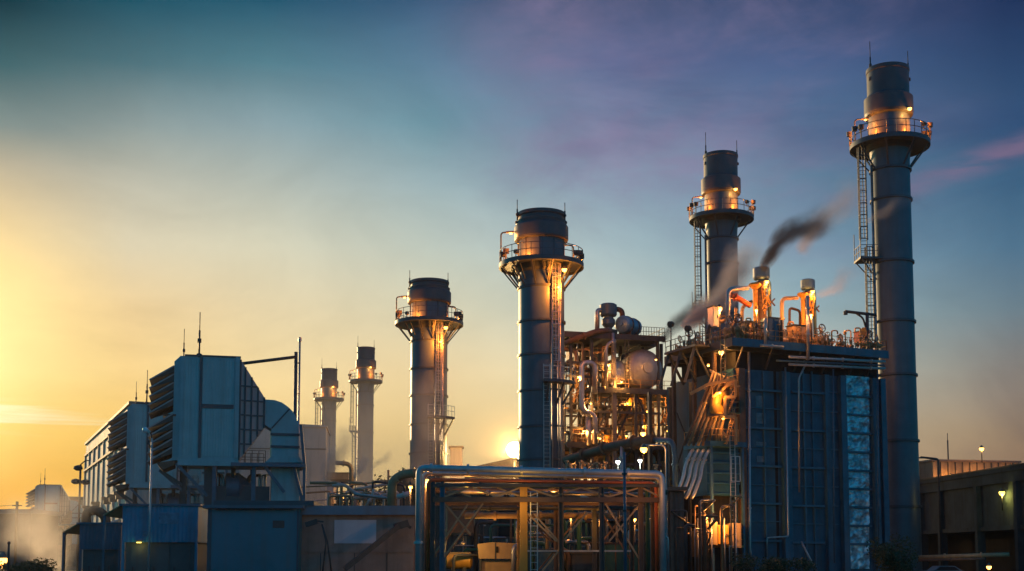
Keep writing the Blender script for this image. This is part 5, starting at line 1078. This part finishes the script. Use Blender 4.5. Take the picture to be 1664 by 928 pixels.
for i in range(74):
    x = rn.uniform(728, 1070); Y = rn.uniform(81.5, 100); y0 = rn.uniform(822, 905); b = P(x, y0, Y); r = rn.choice((.05, .08, .11, .16))
    pts = [Vector((b.x, Y, 0)), b, b + Vector((rn.choice((-1, 1)) * rn.uniform(.5, 2.4), rn.uniform(0, 1), 0))]
    if rn.random() < .5: pts.append(pts[-1] - Vector((0, 0, rn.uniform(.5, max(.6, b.z * .8)))))
    m = MB(); m.tube(pts, r, 8); tag(m.build('process_pipe', rn.choice((RUST, STEEL, TAN, GALV, GREEN))), 'bent process pipe in the dark tangle under the pipe rack', 'pipe', 'tangle of pipes under the rack')
for i in range(26):
    x = rn.uniform(1088, 1200); Y = rn.uniform(112, 117); y0 = rn.uniform(805, 890); b = P(x, y0, Y); r = rn.choice((.05, .08, .13))
    pts = [Vector((b.x, Y, 0)), b, b + Vector((rn.choice((-1, 1)) * rn.uniform(.5, 1.6), rn.uniform(0, 1), 0)), b + Vector((rn.uniform(-1.4, 1.4), 1, -1.2))]
    m = MB(); m.tube(pts[:3] if i % 2 else pts, r, 8); tag(m.build('process_pipe', rn.choice((RUST, STEEL, TAN, GALV))), 'bent pipe in the tangle at the boiler foot beside the rack', 'pipe', 'tangle of pipes at the boiler foot')

# ------------------------------------------------------------------ far ridge roof, cowl, hazy middle pipework
F = Frame(760, 205.0, 0); t = T('ridge_shed', 'brown far shed with a low ridge roof behind the top of the pipe rack', 'shed', F.o)
zb = F.on(800, 765)[1]; a, b, c = F.on(752, 762), F.on(838, 743), F.on(935, 762)
m = MB(); m.fbox(F, a[0] + .3, c[0] - .3, .3, 18, 0, a[1] - .01); m.build('wall', RUST, t); m = MB(); m.prism(F, [a, (c[0], a[1]), b], 0, 18.5); m.build('roof', RUST, t)
t = T('roof_cowl', 'pale square roof cowl beside the foot of the middle wide stack', 'vent', P(740, 765, 195))
q0 = P(730, 760, 195); q1 = P(752, 728, 195); m = MB(); m.box(q0.x + .1, q1.x - .1, 195, 197, 0, q1.z); m.build('shaft', HALLF, t); m = MB(); m.box(q0.x - .1, q1.x + .1, 194.8, 197.2, q1.z + .003, q1.z + .3); m.build('cap', HALLT, t)
rn = random.Random(3); hz = []
def hpipe(label, pts, r, mt=None, Y=165): return pipe('yard_pipe', label, 'pipe', [P(x, y, Y + k * .2) for k, (x, y) in enumerate(pts)], r, mt or GALV, None, r * 3, ((0, .5),))
hpipe('thick pale pipe bent down left of the rack corner', [(690, 768), (655, 770), (637, 782), (636, 850)], .55, TAN, 150)
hpipe('brown pipe gallows beside the farthest stack', [(545, 752), (571, 754), (571, 800)], .35, TAN, 190)
hpipe('white diagonal pipe near the rack corner', [(645, 808), (668, 801)], .3, HALLF, 140)
hpipe('white pipe rising gently through hazy greenery, upper one', [(570, 797), (634, 786)], .2, HALLF, 160)
hpipe('white pipe rising gently through hazy greenery, lower one', [(568, 811), (634, 803)], .2, HALLF, 158)
hpipe('white crooked pipe in the hazy greenery', [(540, 790), (560, 787), (575, 800), (590, 806)], .22, HALLF, 157)
hpipe('white pipe bend climbing behind the greenery', [(596, 822), (605, 806), (608, 795)], .2, HALLF, 156)
hpipe('slim pale vent behind the hazy greenery', [(631, 800), (631, 764)], .15, TAN, 170)
gear('pale box unit beside the hall annex end', 531, 542, 786, 820, 178, 4, HALLF); gear('tan low shed roof beside the farthest stack', 532, 566, 769, 779, 200, 8, TAN); gear('brown lidded box near the rack corner', 640, 668, 776, 830, 172, 5, RUST)
rn = random.Random(9)
for i in range(30):
    x = rn.uniform(534, 668); Y = rn.uniform(152, 185); y0 = rn.uniform(782, 812); b = P(x, y0, Y); r = rn.choice((.1, .14, .2)); e = b + Vector((rn.choice((-1, 1)) * rn.uniform(1, 5), 0, rn.uniform(-.3, .6)))
    m = MB(); m.tube([Vector((b.x, Y, 0)), b, e] + ([e - Vector((0, 0, e.z))] if i % 2 else []), r, 8); tag(m.build('yard_pipe', rn.choice((TAN, GALV, HALLF, STEEL))), 'hazy bent pipe in the pipe yard between hall annex and rack', 'pipe', 'hazy pipes of the far pipe yard')

# ------------------------------------------------------------------ plants
def bush(name, label, cat, c, rx, rz, n, leaf, seed, trunk=True):
    rn = random.Random(seed); c = Vector(c); t = T(name, label, cat, c)
    if trunk:
        m = MB()
        for k in range(5): a = rn.uniform(0, 6.28); m.tube([c + Vector((rn.uniform(-.2, .2), rn.uniform(-.2, .2), 0)), c + Vector((math.cos(a) * rx * .2, math.sin(a) * rx * .2, rz * .5)), c + Vector((math.cos(a) * rx * .6, math.sin(a) * rx * .6, rz * 1.2))], (.12, .03), 6)
        m.build('trunk', BARK, t)
    m = MB(); cl = [(c + Vector((rn.uniform(-1, 1) * rx * .75, rn.uniform(-1, 1) * rx * .6, rz * (.35 + rn.random() * 1.1))), rn.uniform(.25, .5)) for _ in range(16)]
    for i in range(n):
        q, s = rn.choice(cl); d = Vector((rn.gauss(0, 1), rn.gauss(0, 1), rn.gauss(0, 1))).normalized() * rn.random() ** .4; p = q + Vector((d.x * rx * s, d.y * rx * s, d.z * rz * s * 1.2))
        if p.z < .02: continue
        a = Vector((rn.gauss(0, 1), rn.gauss(0, 1), rn.gauss(0, .6))).normalized(); b = a.cross(Vector((rn.gauss(0, 1), rn.gauss(0, 1), rn.gauss(0, 1)))).normalized(); l = leaf * rn.uniform(.6, 1.3)
        m.add([p - a * l, p + b * l * .45, p + a * l, p - b * l * .45], [(0, 1, 2, 3)])
    m.build('foliage', LEAF, t); return t
bush('bush', 'dark round bush at the far left beside the steam', 'bush', Vector((P(57, 925, 112).x, 112, 0)), 2.8, 1.15, 3800, .13, 1)
bush('bush', 'low dark bush at the foot of the boiler front', 'bush', Vector((P(1232, 920, 104).x, 104, 0)), 2.4, 1.35, 3400, .12, 2)
bush('bush', 'second dark bush by the slanted pipe at the boiler foot', 'bush', Vector((P(1278, 920, 106).x, 106, 0)), 2.2, 1.2, 3000, .12, 3)
bush('bush', 'dark bush between boiler and foot of the tallest stack', 'bush', Vector((P(1455, 920, 116).x, 116, 0)), 2.4, 2.4, 3600, .14, 4)
bush('tree', 'hazy small tree top behind the pipe yard', 'tree', Vector((P(592, 800, 168).x, 168, 0)), 4.2, 6.2, 5200, .28, 5)
bush('tree', 'hazy bushy tree near the foot of the middle wide stack', 'tree', Vector((P(650, 800, 190).x, 190, 0)), 4.4, 8.4, 5000, .3, 6)
bush('tree', 'hazy broad tree between annex end and greenery pipes', 'tree', Vector((P(620, 800, 176).x, 176, 0)), 5.5, 5.4, 5200, .28, 7)
bush('tree', 'pale lit foliage behind the white floodlights over the rack', 'tree', Vector((P(1030, 760, 124).x, 124, 0)), 4.2, 6.4, 4600, .2, 8)

# ------------------------------------------------------------------ right hand buildings
G = Frame(1490, 165.0, -85.5)
def cool():
    t = T('cooling_building', 'dark stained concrete building on columns at the right edge', 'building', G.o)
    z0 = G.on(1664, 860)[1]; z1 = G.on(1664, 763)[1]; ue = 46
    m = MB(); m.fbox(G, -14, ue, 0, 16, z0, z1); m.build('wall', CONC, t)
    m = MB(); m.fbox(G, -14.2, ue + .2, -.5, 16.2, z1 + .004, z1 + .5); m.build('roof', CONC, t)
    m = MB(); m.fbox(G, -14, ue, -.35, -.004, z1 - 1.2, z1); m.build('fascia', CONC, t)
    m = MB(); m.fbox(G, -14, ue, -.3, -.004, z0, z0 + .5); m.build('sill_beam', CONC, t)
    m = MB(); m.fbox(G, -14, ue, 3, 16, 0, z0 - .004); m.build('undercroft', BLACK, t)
    for px in (1500, 1531, 1592, 1657):
        u = G.on(px, 800)[0]; m = MB(); m.fbox(G, u - .35, u + .35, -.6, .35, 0, z1 - 1.21); m.build('column', CONC, t)
    for u in (36, 44): m = MB(); m.fbox(G, u - .35, u + .35, -.6, .35, 0, z1 - 1.21); m.build('column', CONC, t)
    m = MB(); m.fbox(G, -14, ue, -.55, -.4, z1 + .51, z1 + .66); m.build('gutter', STEEL, t)
cool()
K = Frame(1521, 176.0, 12); t = T('clad_hall', 'tan corrugated roof block glowing in the last sun behind the dark building', 'hall', K.o)
zt = K.on(1530, 750)[1]; u1 = K.on(1657, 760)[0]; m = MB(); m.fbox(K, -.02, u1, 0, 26, 0, zt); m.build('wall', TANW, t); m = MB(); m.fbox(K, -.25, u1 + .2, -.2, 26.2, zt + .004, zt + .3); m.build('roof', HALLT, t)
for k in range(1, 12): m = MB(); u = u1 * k / 12; m.fbox(K, u - .06, u + .06, -.12, -.003, 8, zt - .05); m.build('mullion', STEEL, t)
L_ = Frame(1484, 182.0, 12); t = T('clad_hall', 'low tan sheeted wall lit orange right beside the tallest stack', 'hall', L_.o)
zt2 = L_.on(1500, 752)[1]; m = MB(); m.fbox(L_, -3, L_.on(1524, 760)[0], 0, 10, 0, zt2); m.build('wall', TANW, t); m = MB(); m.fbox(L_, -3.2, L_.on(1525, 760)[0], -.2, 10.2, zt2 + .004, zt2 + .25); m.build('roof', HALLT, t)
lq = L_.p(1500, 768, -1.2); hood_lamp(t, lq, 900, .25)  # added lamp, in place of the orange sunlight on this wall
for px in (1545, 1590, 1640): hood_lamp(t, K.p(px, 771, -1.5), 230, .25)  # lamps added to warm the tan cladding
t = T('aerial_rod', 'thin aerial rod on the tan clad roof at right', 'aerial', P(1541, 752, 178)); q = P(1541, 750, 178); m = MB(); hh = P(1541, 704, 178).z - q.z; m.tube([q - Vector((0, 0, 1)), q + Vector((0, 0, hh * .75))], .1, 6); m.build('mast', STEEL, t); m = MB(); m.tube([q + Vector((0, 0, hh * .75)), q + Vector((0, 0, hh))], .05, 6); m.build('tip', STEEL, t)
t = T('street_lamp', 'unlit street lamp with a level arm in front of the tan sheeted wall', 'lamp', P(1524, 905, 150)); q = P(1524.5, 746, 150); m = MB(); m.tube([(q.x, q.y, 0), q, P(1496, 743, 150)], .13, 8, .3); m.build('pole', STEEL, t); m = MB(); m.beam(P(1493, 744, 150), P(1504, 744, 150), .3, .16); m.build('lamp_head', STEEL, t)
pipe('low_pipe', 'tan lagged pipe running low beneath the dark concrete building', 'pipe', [P(1492, 906, 128), P(1640, 901, 124)], .22, TAN, None, None, ((0, .3), (0, .7)))
pipe('low_pipe', 'second thin pipe low beneath the dark concrete building', 'pipe', [P(1492, 911, 127), P(1600, 908, 124)], .12, RUST, None, None, ((0, .5),))
light(None, P(1560, 893, 122), 60, (1, .6, .25))
t = T('parked_car', 'blue car parked low in the gloom under the dark concrete building', 'car', Vector((P(1532, 920, 120).x, 120, 0)))
cx_, cy_ = P(1532, 920, 120).x, 120.0
fc = Frame(1532, 120.0, 4)
m = MB(); m.prism(fc, [(-2.2, .35), (-2.25, .75), (-1.9, .9), (-.9, .98), (-.3, 1.42), (1.2, 1.42), (1.9, .98), (2.2, .9), (2.25, .4)], 0, 1.75); m.build('body', STEELB, t)
for u in (-1.35, 1.4):
    for w in (-.03, 1.58):
        m = MB(); m.lathe(fc.pt(u, w, .33), [(.02, 0), (.2, 0), (.33, .01), (.33, .2), (.02, .2)], 16, axis=fc.W); wh = m.build('wheel', BLACK, t)
m = MB(); m.prism(fc, [(-.75, 1.0), (-.3, 1.34), (1.15, 1.34), (1.65, 1.0)], -.02, -.003); m.build('window', BLACK, t)

# ------------------------------------------------------------------ far left
t = T('far_shed', 'low dark far shed roof at the left edge of the skyline', 'shed', P(20, 905, 330)); a = P(-30, 835, 330); b = P(51, 835, 330); m = MB(); m.box(a.x, b.x, 330, 350, 0, a.z); m.build('wall', FHD, t); m = MB(); m.box(a.x - 1, b.x + 1, 329, 351, a.z + .01, a.z + 1.2); m.build('roof', STEELB, t)
F = Frame(70, 395.0, 16); t = T('far_hall', 'long low far hall in haze behind the small dark filter house', 'hall', F.o); u1 = F.on(150, 850)[0]; zt = F.on(110, 812)[1]; m = MB(); m.fbox(F, 0, u1 + 14, 0, 20, 0, zt); m.build('wall', HALLT, t); m = MB(); m.fbox(F, -.5, u1 + 14.5, -.5, 20.5, zt + .01, zt + 1); m.build('roof', RUST, t)
t = T('utility_pole', 'short dark utility pole carrying faint wires at the far left', 'pole', P(28, 905, 300)); q = P(28, 815, 300); m = MB(); m.tube([(q.x, q.y, 0), q], .35, 8); m.build('pole', BARK, t); m = MB(); m.beam(q + Vector((-1.2, 0, -1)), q + Vector((1.2, 0, -1)), .25); m.build('crossarm', BARK, t)
for dz_ in (0, .9): m = MB(); a = P(-60, 818, 300); m.tube([Vector((a.x, 300, q.z - .6 - dz_)), Vector(((a.x + q.x) / 2, 300, q.z - 1.3 - dz_)), Vector((q.x, 300, q.z - .8 - dz_))], .05, 5, 10); m.build('wire', STEEL, t)
t = T('yard_post', 'thin dark post in front of the far left bush', 'post', P(14, 920, 100)); q = P(14.5, 882, 100); m = MB(); m.tube([(q.x, q.y, 0), q], .09, 8); m.build('pole', STEEL, t); m = MB(); m.lathe(q, [(.12, -.1), (.16, 0), (.01, .12)], 8); m.build('cap', STEEL, t)
t = T('yard_post', 'thin post in the steam beside the dull grey blue cabin', 'post', P(106, 920, 108)); q = P(106, 868, 108); m = MB(); m.tube([(q.x, q.y, 0), q], .08, 8); m.build('pole', STEEL, t); m = MB(); m.lathe(q, [(.12, -.1), (.16, 0), (.01, .12)], 8); m.build('cap', STEEL, t)
pipe('vent_duct', 'curved pale duct above the dull grey blue cabin', 'duct', [P(140, 870, 130), P(140, 833, 130), P(155, 828, 130), P(172, 838, 130), P(172, 870, 130)], .5, RUST, None, 1.0, ((0, .5),))

# ------------------------------------------------------------------ smoke and steam: real volumes
def plume(label, p0, p1, r0, r1, bend, dens, col, nscale, seed, group=None, an=0.3, wob=.25, thr=.42, name='smoke_plume'):
    p0, p1 = Vector(p0), Vector(p1); d = p1 - p0; Lz = d.length
    m_ = bpy.data.materials.new(name + ' volume'); m_.use_nodes = True; N, L = nt(m_); N.remove(N['Principled BSDF']); out = N['Material Output']
    def M(op, a, b=None, clamp=False):
        n = N.new('ShaderNodeMath'); n.operation = op; n.use_clamp = clamp
        for i, q in enumerate((a, b)):
            if q is None: continue
            if isinstance(q, (int, float)): n.inputs[i].default_value = q
            else: L.new(q, n.inputs[i])
        return n.outputs[0]
    tc = N.new('ShaderNodeTexCoord'); sp = N.new('ShaderNodeSeparateXYZ'); L.new(tc.outputs['Object'], sp.inputs[0]); x, y, z = sp.outputs
    t = M('DIVIDE', z, Lz); 
    cx = M('ADD', M('MULTIPLY', M('MULTIPLY', t, M('SUBTRACT', 1.0, t)), bend * 4), M('MULTIPLY', M('MULTIPLY', M('SINE', M('MULTIPLY_ADD' if False else 'ADD', M('MULTIPLY', t, 9.0), seed)), t), wob * r1))
    rad = M('ADD', r0, M('MULTIPLY', M('POWER', M('MAXIMUM', t, 0.0), .8), r1 - r0))
    dx_ = M('SUBTRACT', x, cx); rr = M('DIVIDE', M('SQRT', M('ADD', M('MULTIPLY', dx_, dx_), M('MULTIPLY', y, y))), rad)
    n = N.new('ShaderNodeTexNoise'); n.inputs['Scale'].default_value = nscale; n.inputs['Detail'].default_value = 3; n.inputs['Distortion'].default_value = .4
    mp = N.new('ShaderNodeMapping'); mp.inputs['Location'].default_value = (seed * 3.1, seed, 0); mp.inputs['Scale'].default_value = (1, 1, .55); L.new(tc.outputs['Object'], mp.inputs['Vector']); L.new(mp.outputs[0], n.inputs['Vector'])
    body = M('SUBTRACT', 1.0, rr, True)
    f = M('ADD', M('MULTIPLY', M('SUBTRACT', n.outputs['Fac'], thr), 2.4), M('MULTIPLY', body, .9)); f = M('MULTIPLY', M('MULTIPLY', f, body, True), 1.0, True)
    fade = M('MULTIPLY', M('SUBTRACT', 1.0, M('POWER', M('MAXIMUM', t, 0.0), 1.6), True), M('MULTIPLY', M('MAXIMUM', t, 0.0), 40.0, True))
    thin = M('DIVIDE', r0 * 1.6 + .2, M('ADD', rad, r0 * .6 + .2))
    pv = N.new('ShaderNodeVolumePrincipled'); pv.inputs['Color'].default_value = (*col, 1); pv.inputs['Anisotropy'].default_value = an
    L.new(M('MULTIPLY', M('MULTIPLY', f, fade), M('MULTIPLY', thin, dens)), pv.inputs['Density']); L.new(pv.outputs[0], out.inputs['Volume'])
    b = MB(); seg = 14; rings = 20; vs = []
    for i in range(rings + 1):
        tt = i / rings; c = tt * (1 - tt) * bend * 4 + math.sin(tt * 9 + seed) * tt * wob * r1; ra = (r0 + (r1 - r0) * tt ** .8) * 1.02
        vs += [(c + ra * math.cos(2 * PI * k / seg), ra * math.sin(2 * PI * k / seg), tt * Lz) for k in range(seg)]
    b.add(vs, [(i * seg + k, i * seg + (k + 1) % seg, (i + 1) * seg + (k + 1) % seg, (i + 1) * seg + k) for i in range(rings) for k in range(seg)] + [tuple(range(seg))[::-1], tuple(rings * seg + k for k in range(seg))])
    o = b.build(name, m_, origin=Vector((0, 0, 0))); zx = d.normalized(); side = Vector((0, 1, 0)).cross(zx).normalized()  # local x lies across the wind, in the upright plane
    yy = zx.cross(side); o.matrix_world = Matrix(((side.x, yy.x, zx.x, p0.x), (side.y, yy.y, zx.y, p0.y), (side.z, yy.z, zx.z, p0.z), (0, 0, 0, 1)))
    tag(o, label, 'smoke' if name == 'smoke_plume' else 'steam', group, 'stuff'); return o
DK, PK, WT = (.11, .12, .15), (.78, .72, .74), (.95, .93, .93)
plume('dark smoke curling right from the larger silencer cap', P(1237.5, 438, 124.5), P(1352, 350, 126), .55, 2.5, -1.1, 7.0, DK, .9, 1.0)
plume('thin pinkish smoke drifting up toward the tallest stack', P(1300, 410, 127), P(1400, 300, 130), 1.0, 2.8, -.4, 1.0, PK, .6, 2.0)
plume('grey smoke streaming right from the slim tower pipe', P(1074.5, 556, 150), P(1160, 486, 147), .5, 2.6, -.7, 5.0, DK, .6, 3.0)
plume('pale steam cloud rising in front of the second tallest stack', P(1112, 536, 141), P(1236, 398, 141), .9, 3.3, .5, 5.0, WT, .6, 4.0, name='steam_plume', thr=.45, an=.1)
plume('faint pink steam wisp right of the smaller silencer', P(1328, 482, 125.5), P(1394, 428, 126), .4, 1.8, .4, 1.0, PK, .8, 5.0, name='steam_plume')
plume('steam cloud low at the far left by the bush', P(80, 925, 118), P(112, 785, 121), 2.2, 5.2, -.8, .34, WT, .6, 6.0, name='steam_plume', thr=.46, an=.68)
plume('second steam puff drifting left past the bush', P(70, 900, 121), P(8, 820, 124), 1.4, 4.2, -.4, .35, WT, .6, 7.0, name='steam_plume', thr=.46, an=.68)
plume('steam rising beside the hall annex and the farthest stack', P(528, 800, 186), P(572, 690, 188), .9, 3.2, -.5, 1.8, WT, .5, 8.0, name='steam_plume')
plume('small steam jet from the hazy pipe yard', P(602, 764, 172), P(640, 738, 173), .25, 1.2, -.2, 2.5, WT, .8, 9.0, name='steam_plume')
plume('white steam puff before the nearer of the far stacks', P(576, 776, 171), P(600, 742, 172), .5, 1.8, -.2, 1.8, WT, .7, 10.0, name='steam_plume')
plume('thin steam drifting across the foot of the middle wide stack', P(672, 790, 165), P(715, 590, 165), 1.6, 4.6, .3, .28, PK, .4, 11.0, name='steam_plume', thr=.38)
plume('thin smoke ribbon crossing the tallest stack', P(1408, 362, 141), P(1500, 318, 140), .5, 1.6, -.3, 1.4, PK, .7, 12.0)

# ------------------------------------------------------------------ evening air
hm = bpy.data.materials.new('evening haze'); hm.use_nodes = True; N, L = nt(hm); N.remove(N['Principled BSDF'])
pv = N.new('ShaderNodeVolumePrincipled'); pv.inputs['Density'].default_value = HAZE_D; pv.inputs['Color'].default_value = (.95, .86, .76, 1); pv.inputs['Anisotropy'].default_value = .35
L.new(pv.outputs[0], N['Material Output'].inputs['Volume'])
if HAZE_D > 0:
    b = MB(); b.box(-420, 300, -40, 620, -1, 75); o = b.build('haze', hm); tag(o, None, None, None, 'stuff')
def bank(label, c, rx, ry, rz, dens, seed):
    """low bank of drifting steam over the far yard: densest at its middle and near the ground"""
    m_ = bpy.data.materials.new('steam bank volume'); m_.use_nodes = True; N, L = nt(m_); N.remove(N['Principled BSDF'])
    tc = N.new('ShaderNodeTexCoord'); mp = N.new('ShaderNodeMapping'); mp.inputs['Scale'].default_value = (1 / rx, 1 / ry, 1 / rz); L.new(tc.outputs['Object'], mp.inputs['Vector'])
    ln = N.new('ShaderNodeVectorMath'); ln.operation = 'LENGTH'; L.new(mp.outputs[0], ln.inputs[0])
    n = N.new('ShaderNodeTexNoise'); n.inputs['Scale'].default_value = .03; n.inputs['Detail'].default_value = 3; L.new(tc.outputs['Object'], n.inputs['Vector'])
    r = N.new('ShaderNodeMapRange'); r.inputs[1].default_value = 1.0; r.inputs[2].default_value = .25; r.inputs[3].default_value = 0; r.inputs[4].default_value = dens; L.new(ln.outputs['Value'], r.inputs[0])
    a = N.new('ShaderNodeMath'); a.operation = 'MULTIPLY'; L.new(r.outputs[0], a.inputs[0]); L.new(n.outputs['Fac'], a.inputs[1])
    pv = N.new('ShaderNodeVolumePrincipled'); pv.inputs['Color'].default_value = (.95, .85, .74, 1); pv.inputs['Anisotropy'].default_value = .35; L.new(a.outputs[0], pv.inputs['Density']); L.new(pv.outputs[0], N['Material Output'].inputs['Volume'])
    b = MB(); b.lathe((0, 0, 0), [(.01, -1), (rx, -1), (rx, 0)] + [(rx * math.cos(t), rz * math.sin(t)) for t in [PI / 2 * i / 8 for i in range(1, 8)]] + [(.01, rz)], 28); 
    for q in b.v: q.y *= ry / rx
    o = b.build('steam_bank', m_, origin=Vector((0, 0, 0))); o.location = c; tag(o, label, 'steam', None, 'stuff')
bank('low golden bank of steam drifting over the far yard and far stacks', (-28, 310, 0), 62, 105, 52, .016, 1)
bank('thin veil of steam about the hall annex and the second filter house', (-22, 188, 0), 56, 36, 36, .010, 2)
bank('bright steam lingering in the pipe yard left of the rack', (-21, 168, 0), 20, 16, 11, .05, 3)
bank('small puff of steam added as the halo of the sun glint over the ridge roof', P(838, 733, 189.5), 11, 5, 9, .035, 5)  # steam added to carry the glow around the glint

t = T('boiler_house', 'unseen block added behind the large dark blue boiler to shade the right hand building', 'boiler', Vector((34.5, 190, 0)))  # unseen sun blocker, added to keep the dark concrete building in shade
m = MB(); m.box(26, 43, 184, 197, 0, 23); m.build('casing', CASE, t); m = MB(); m.box(25.6, 43.4, 183.6, 197.4, 23.004, 23.5); m.build('roof', STEEL, t)
for x in (26, 30.2, 34.4, 38.6, 42.6): m = MB(); m.box(x, x + .4, 183.6, 183.996, 0, 22.9); m.build('column', CASEF, t)
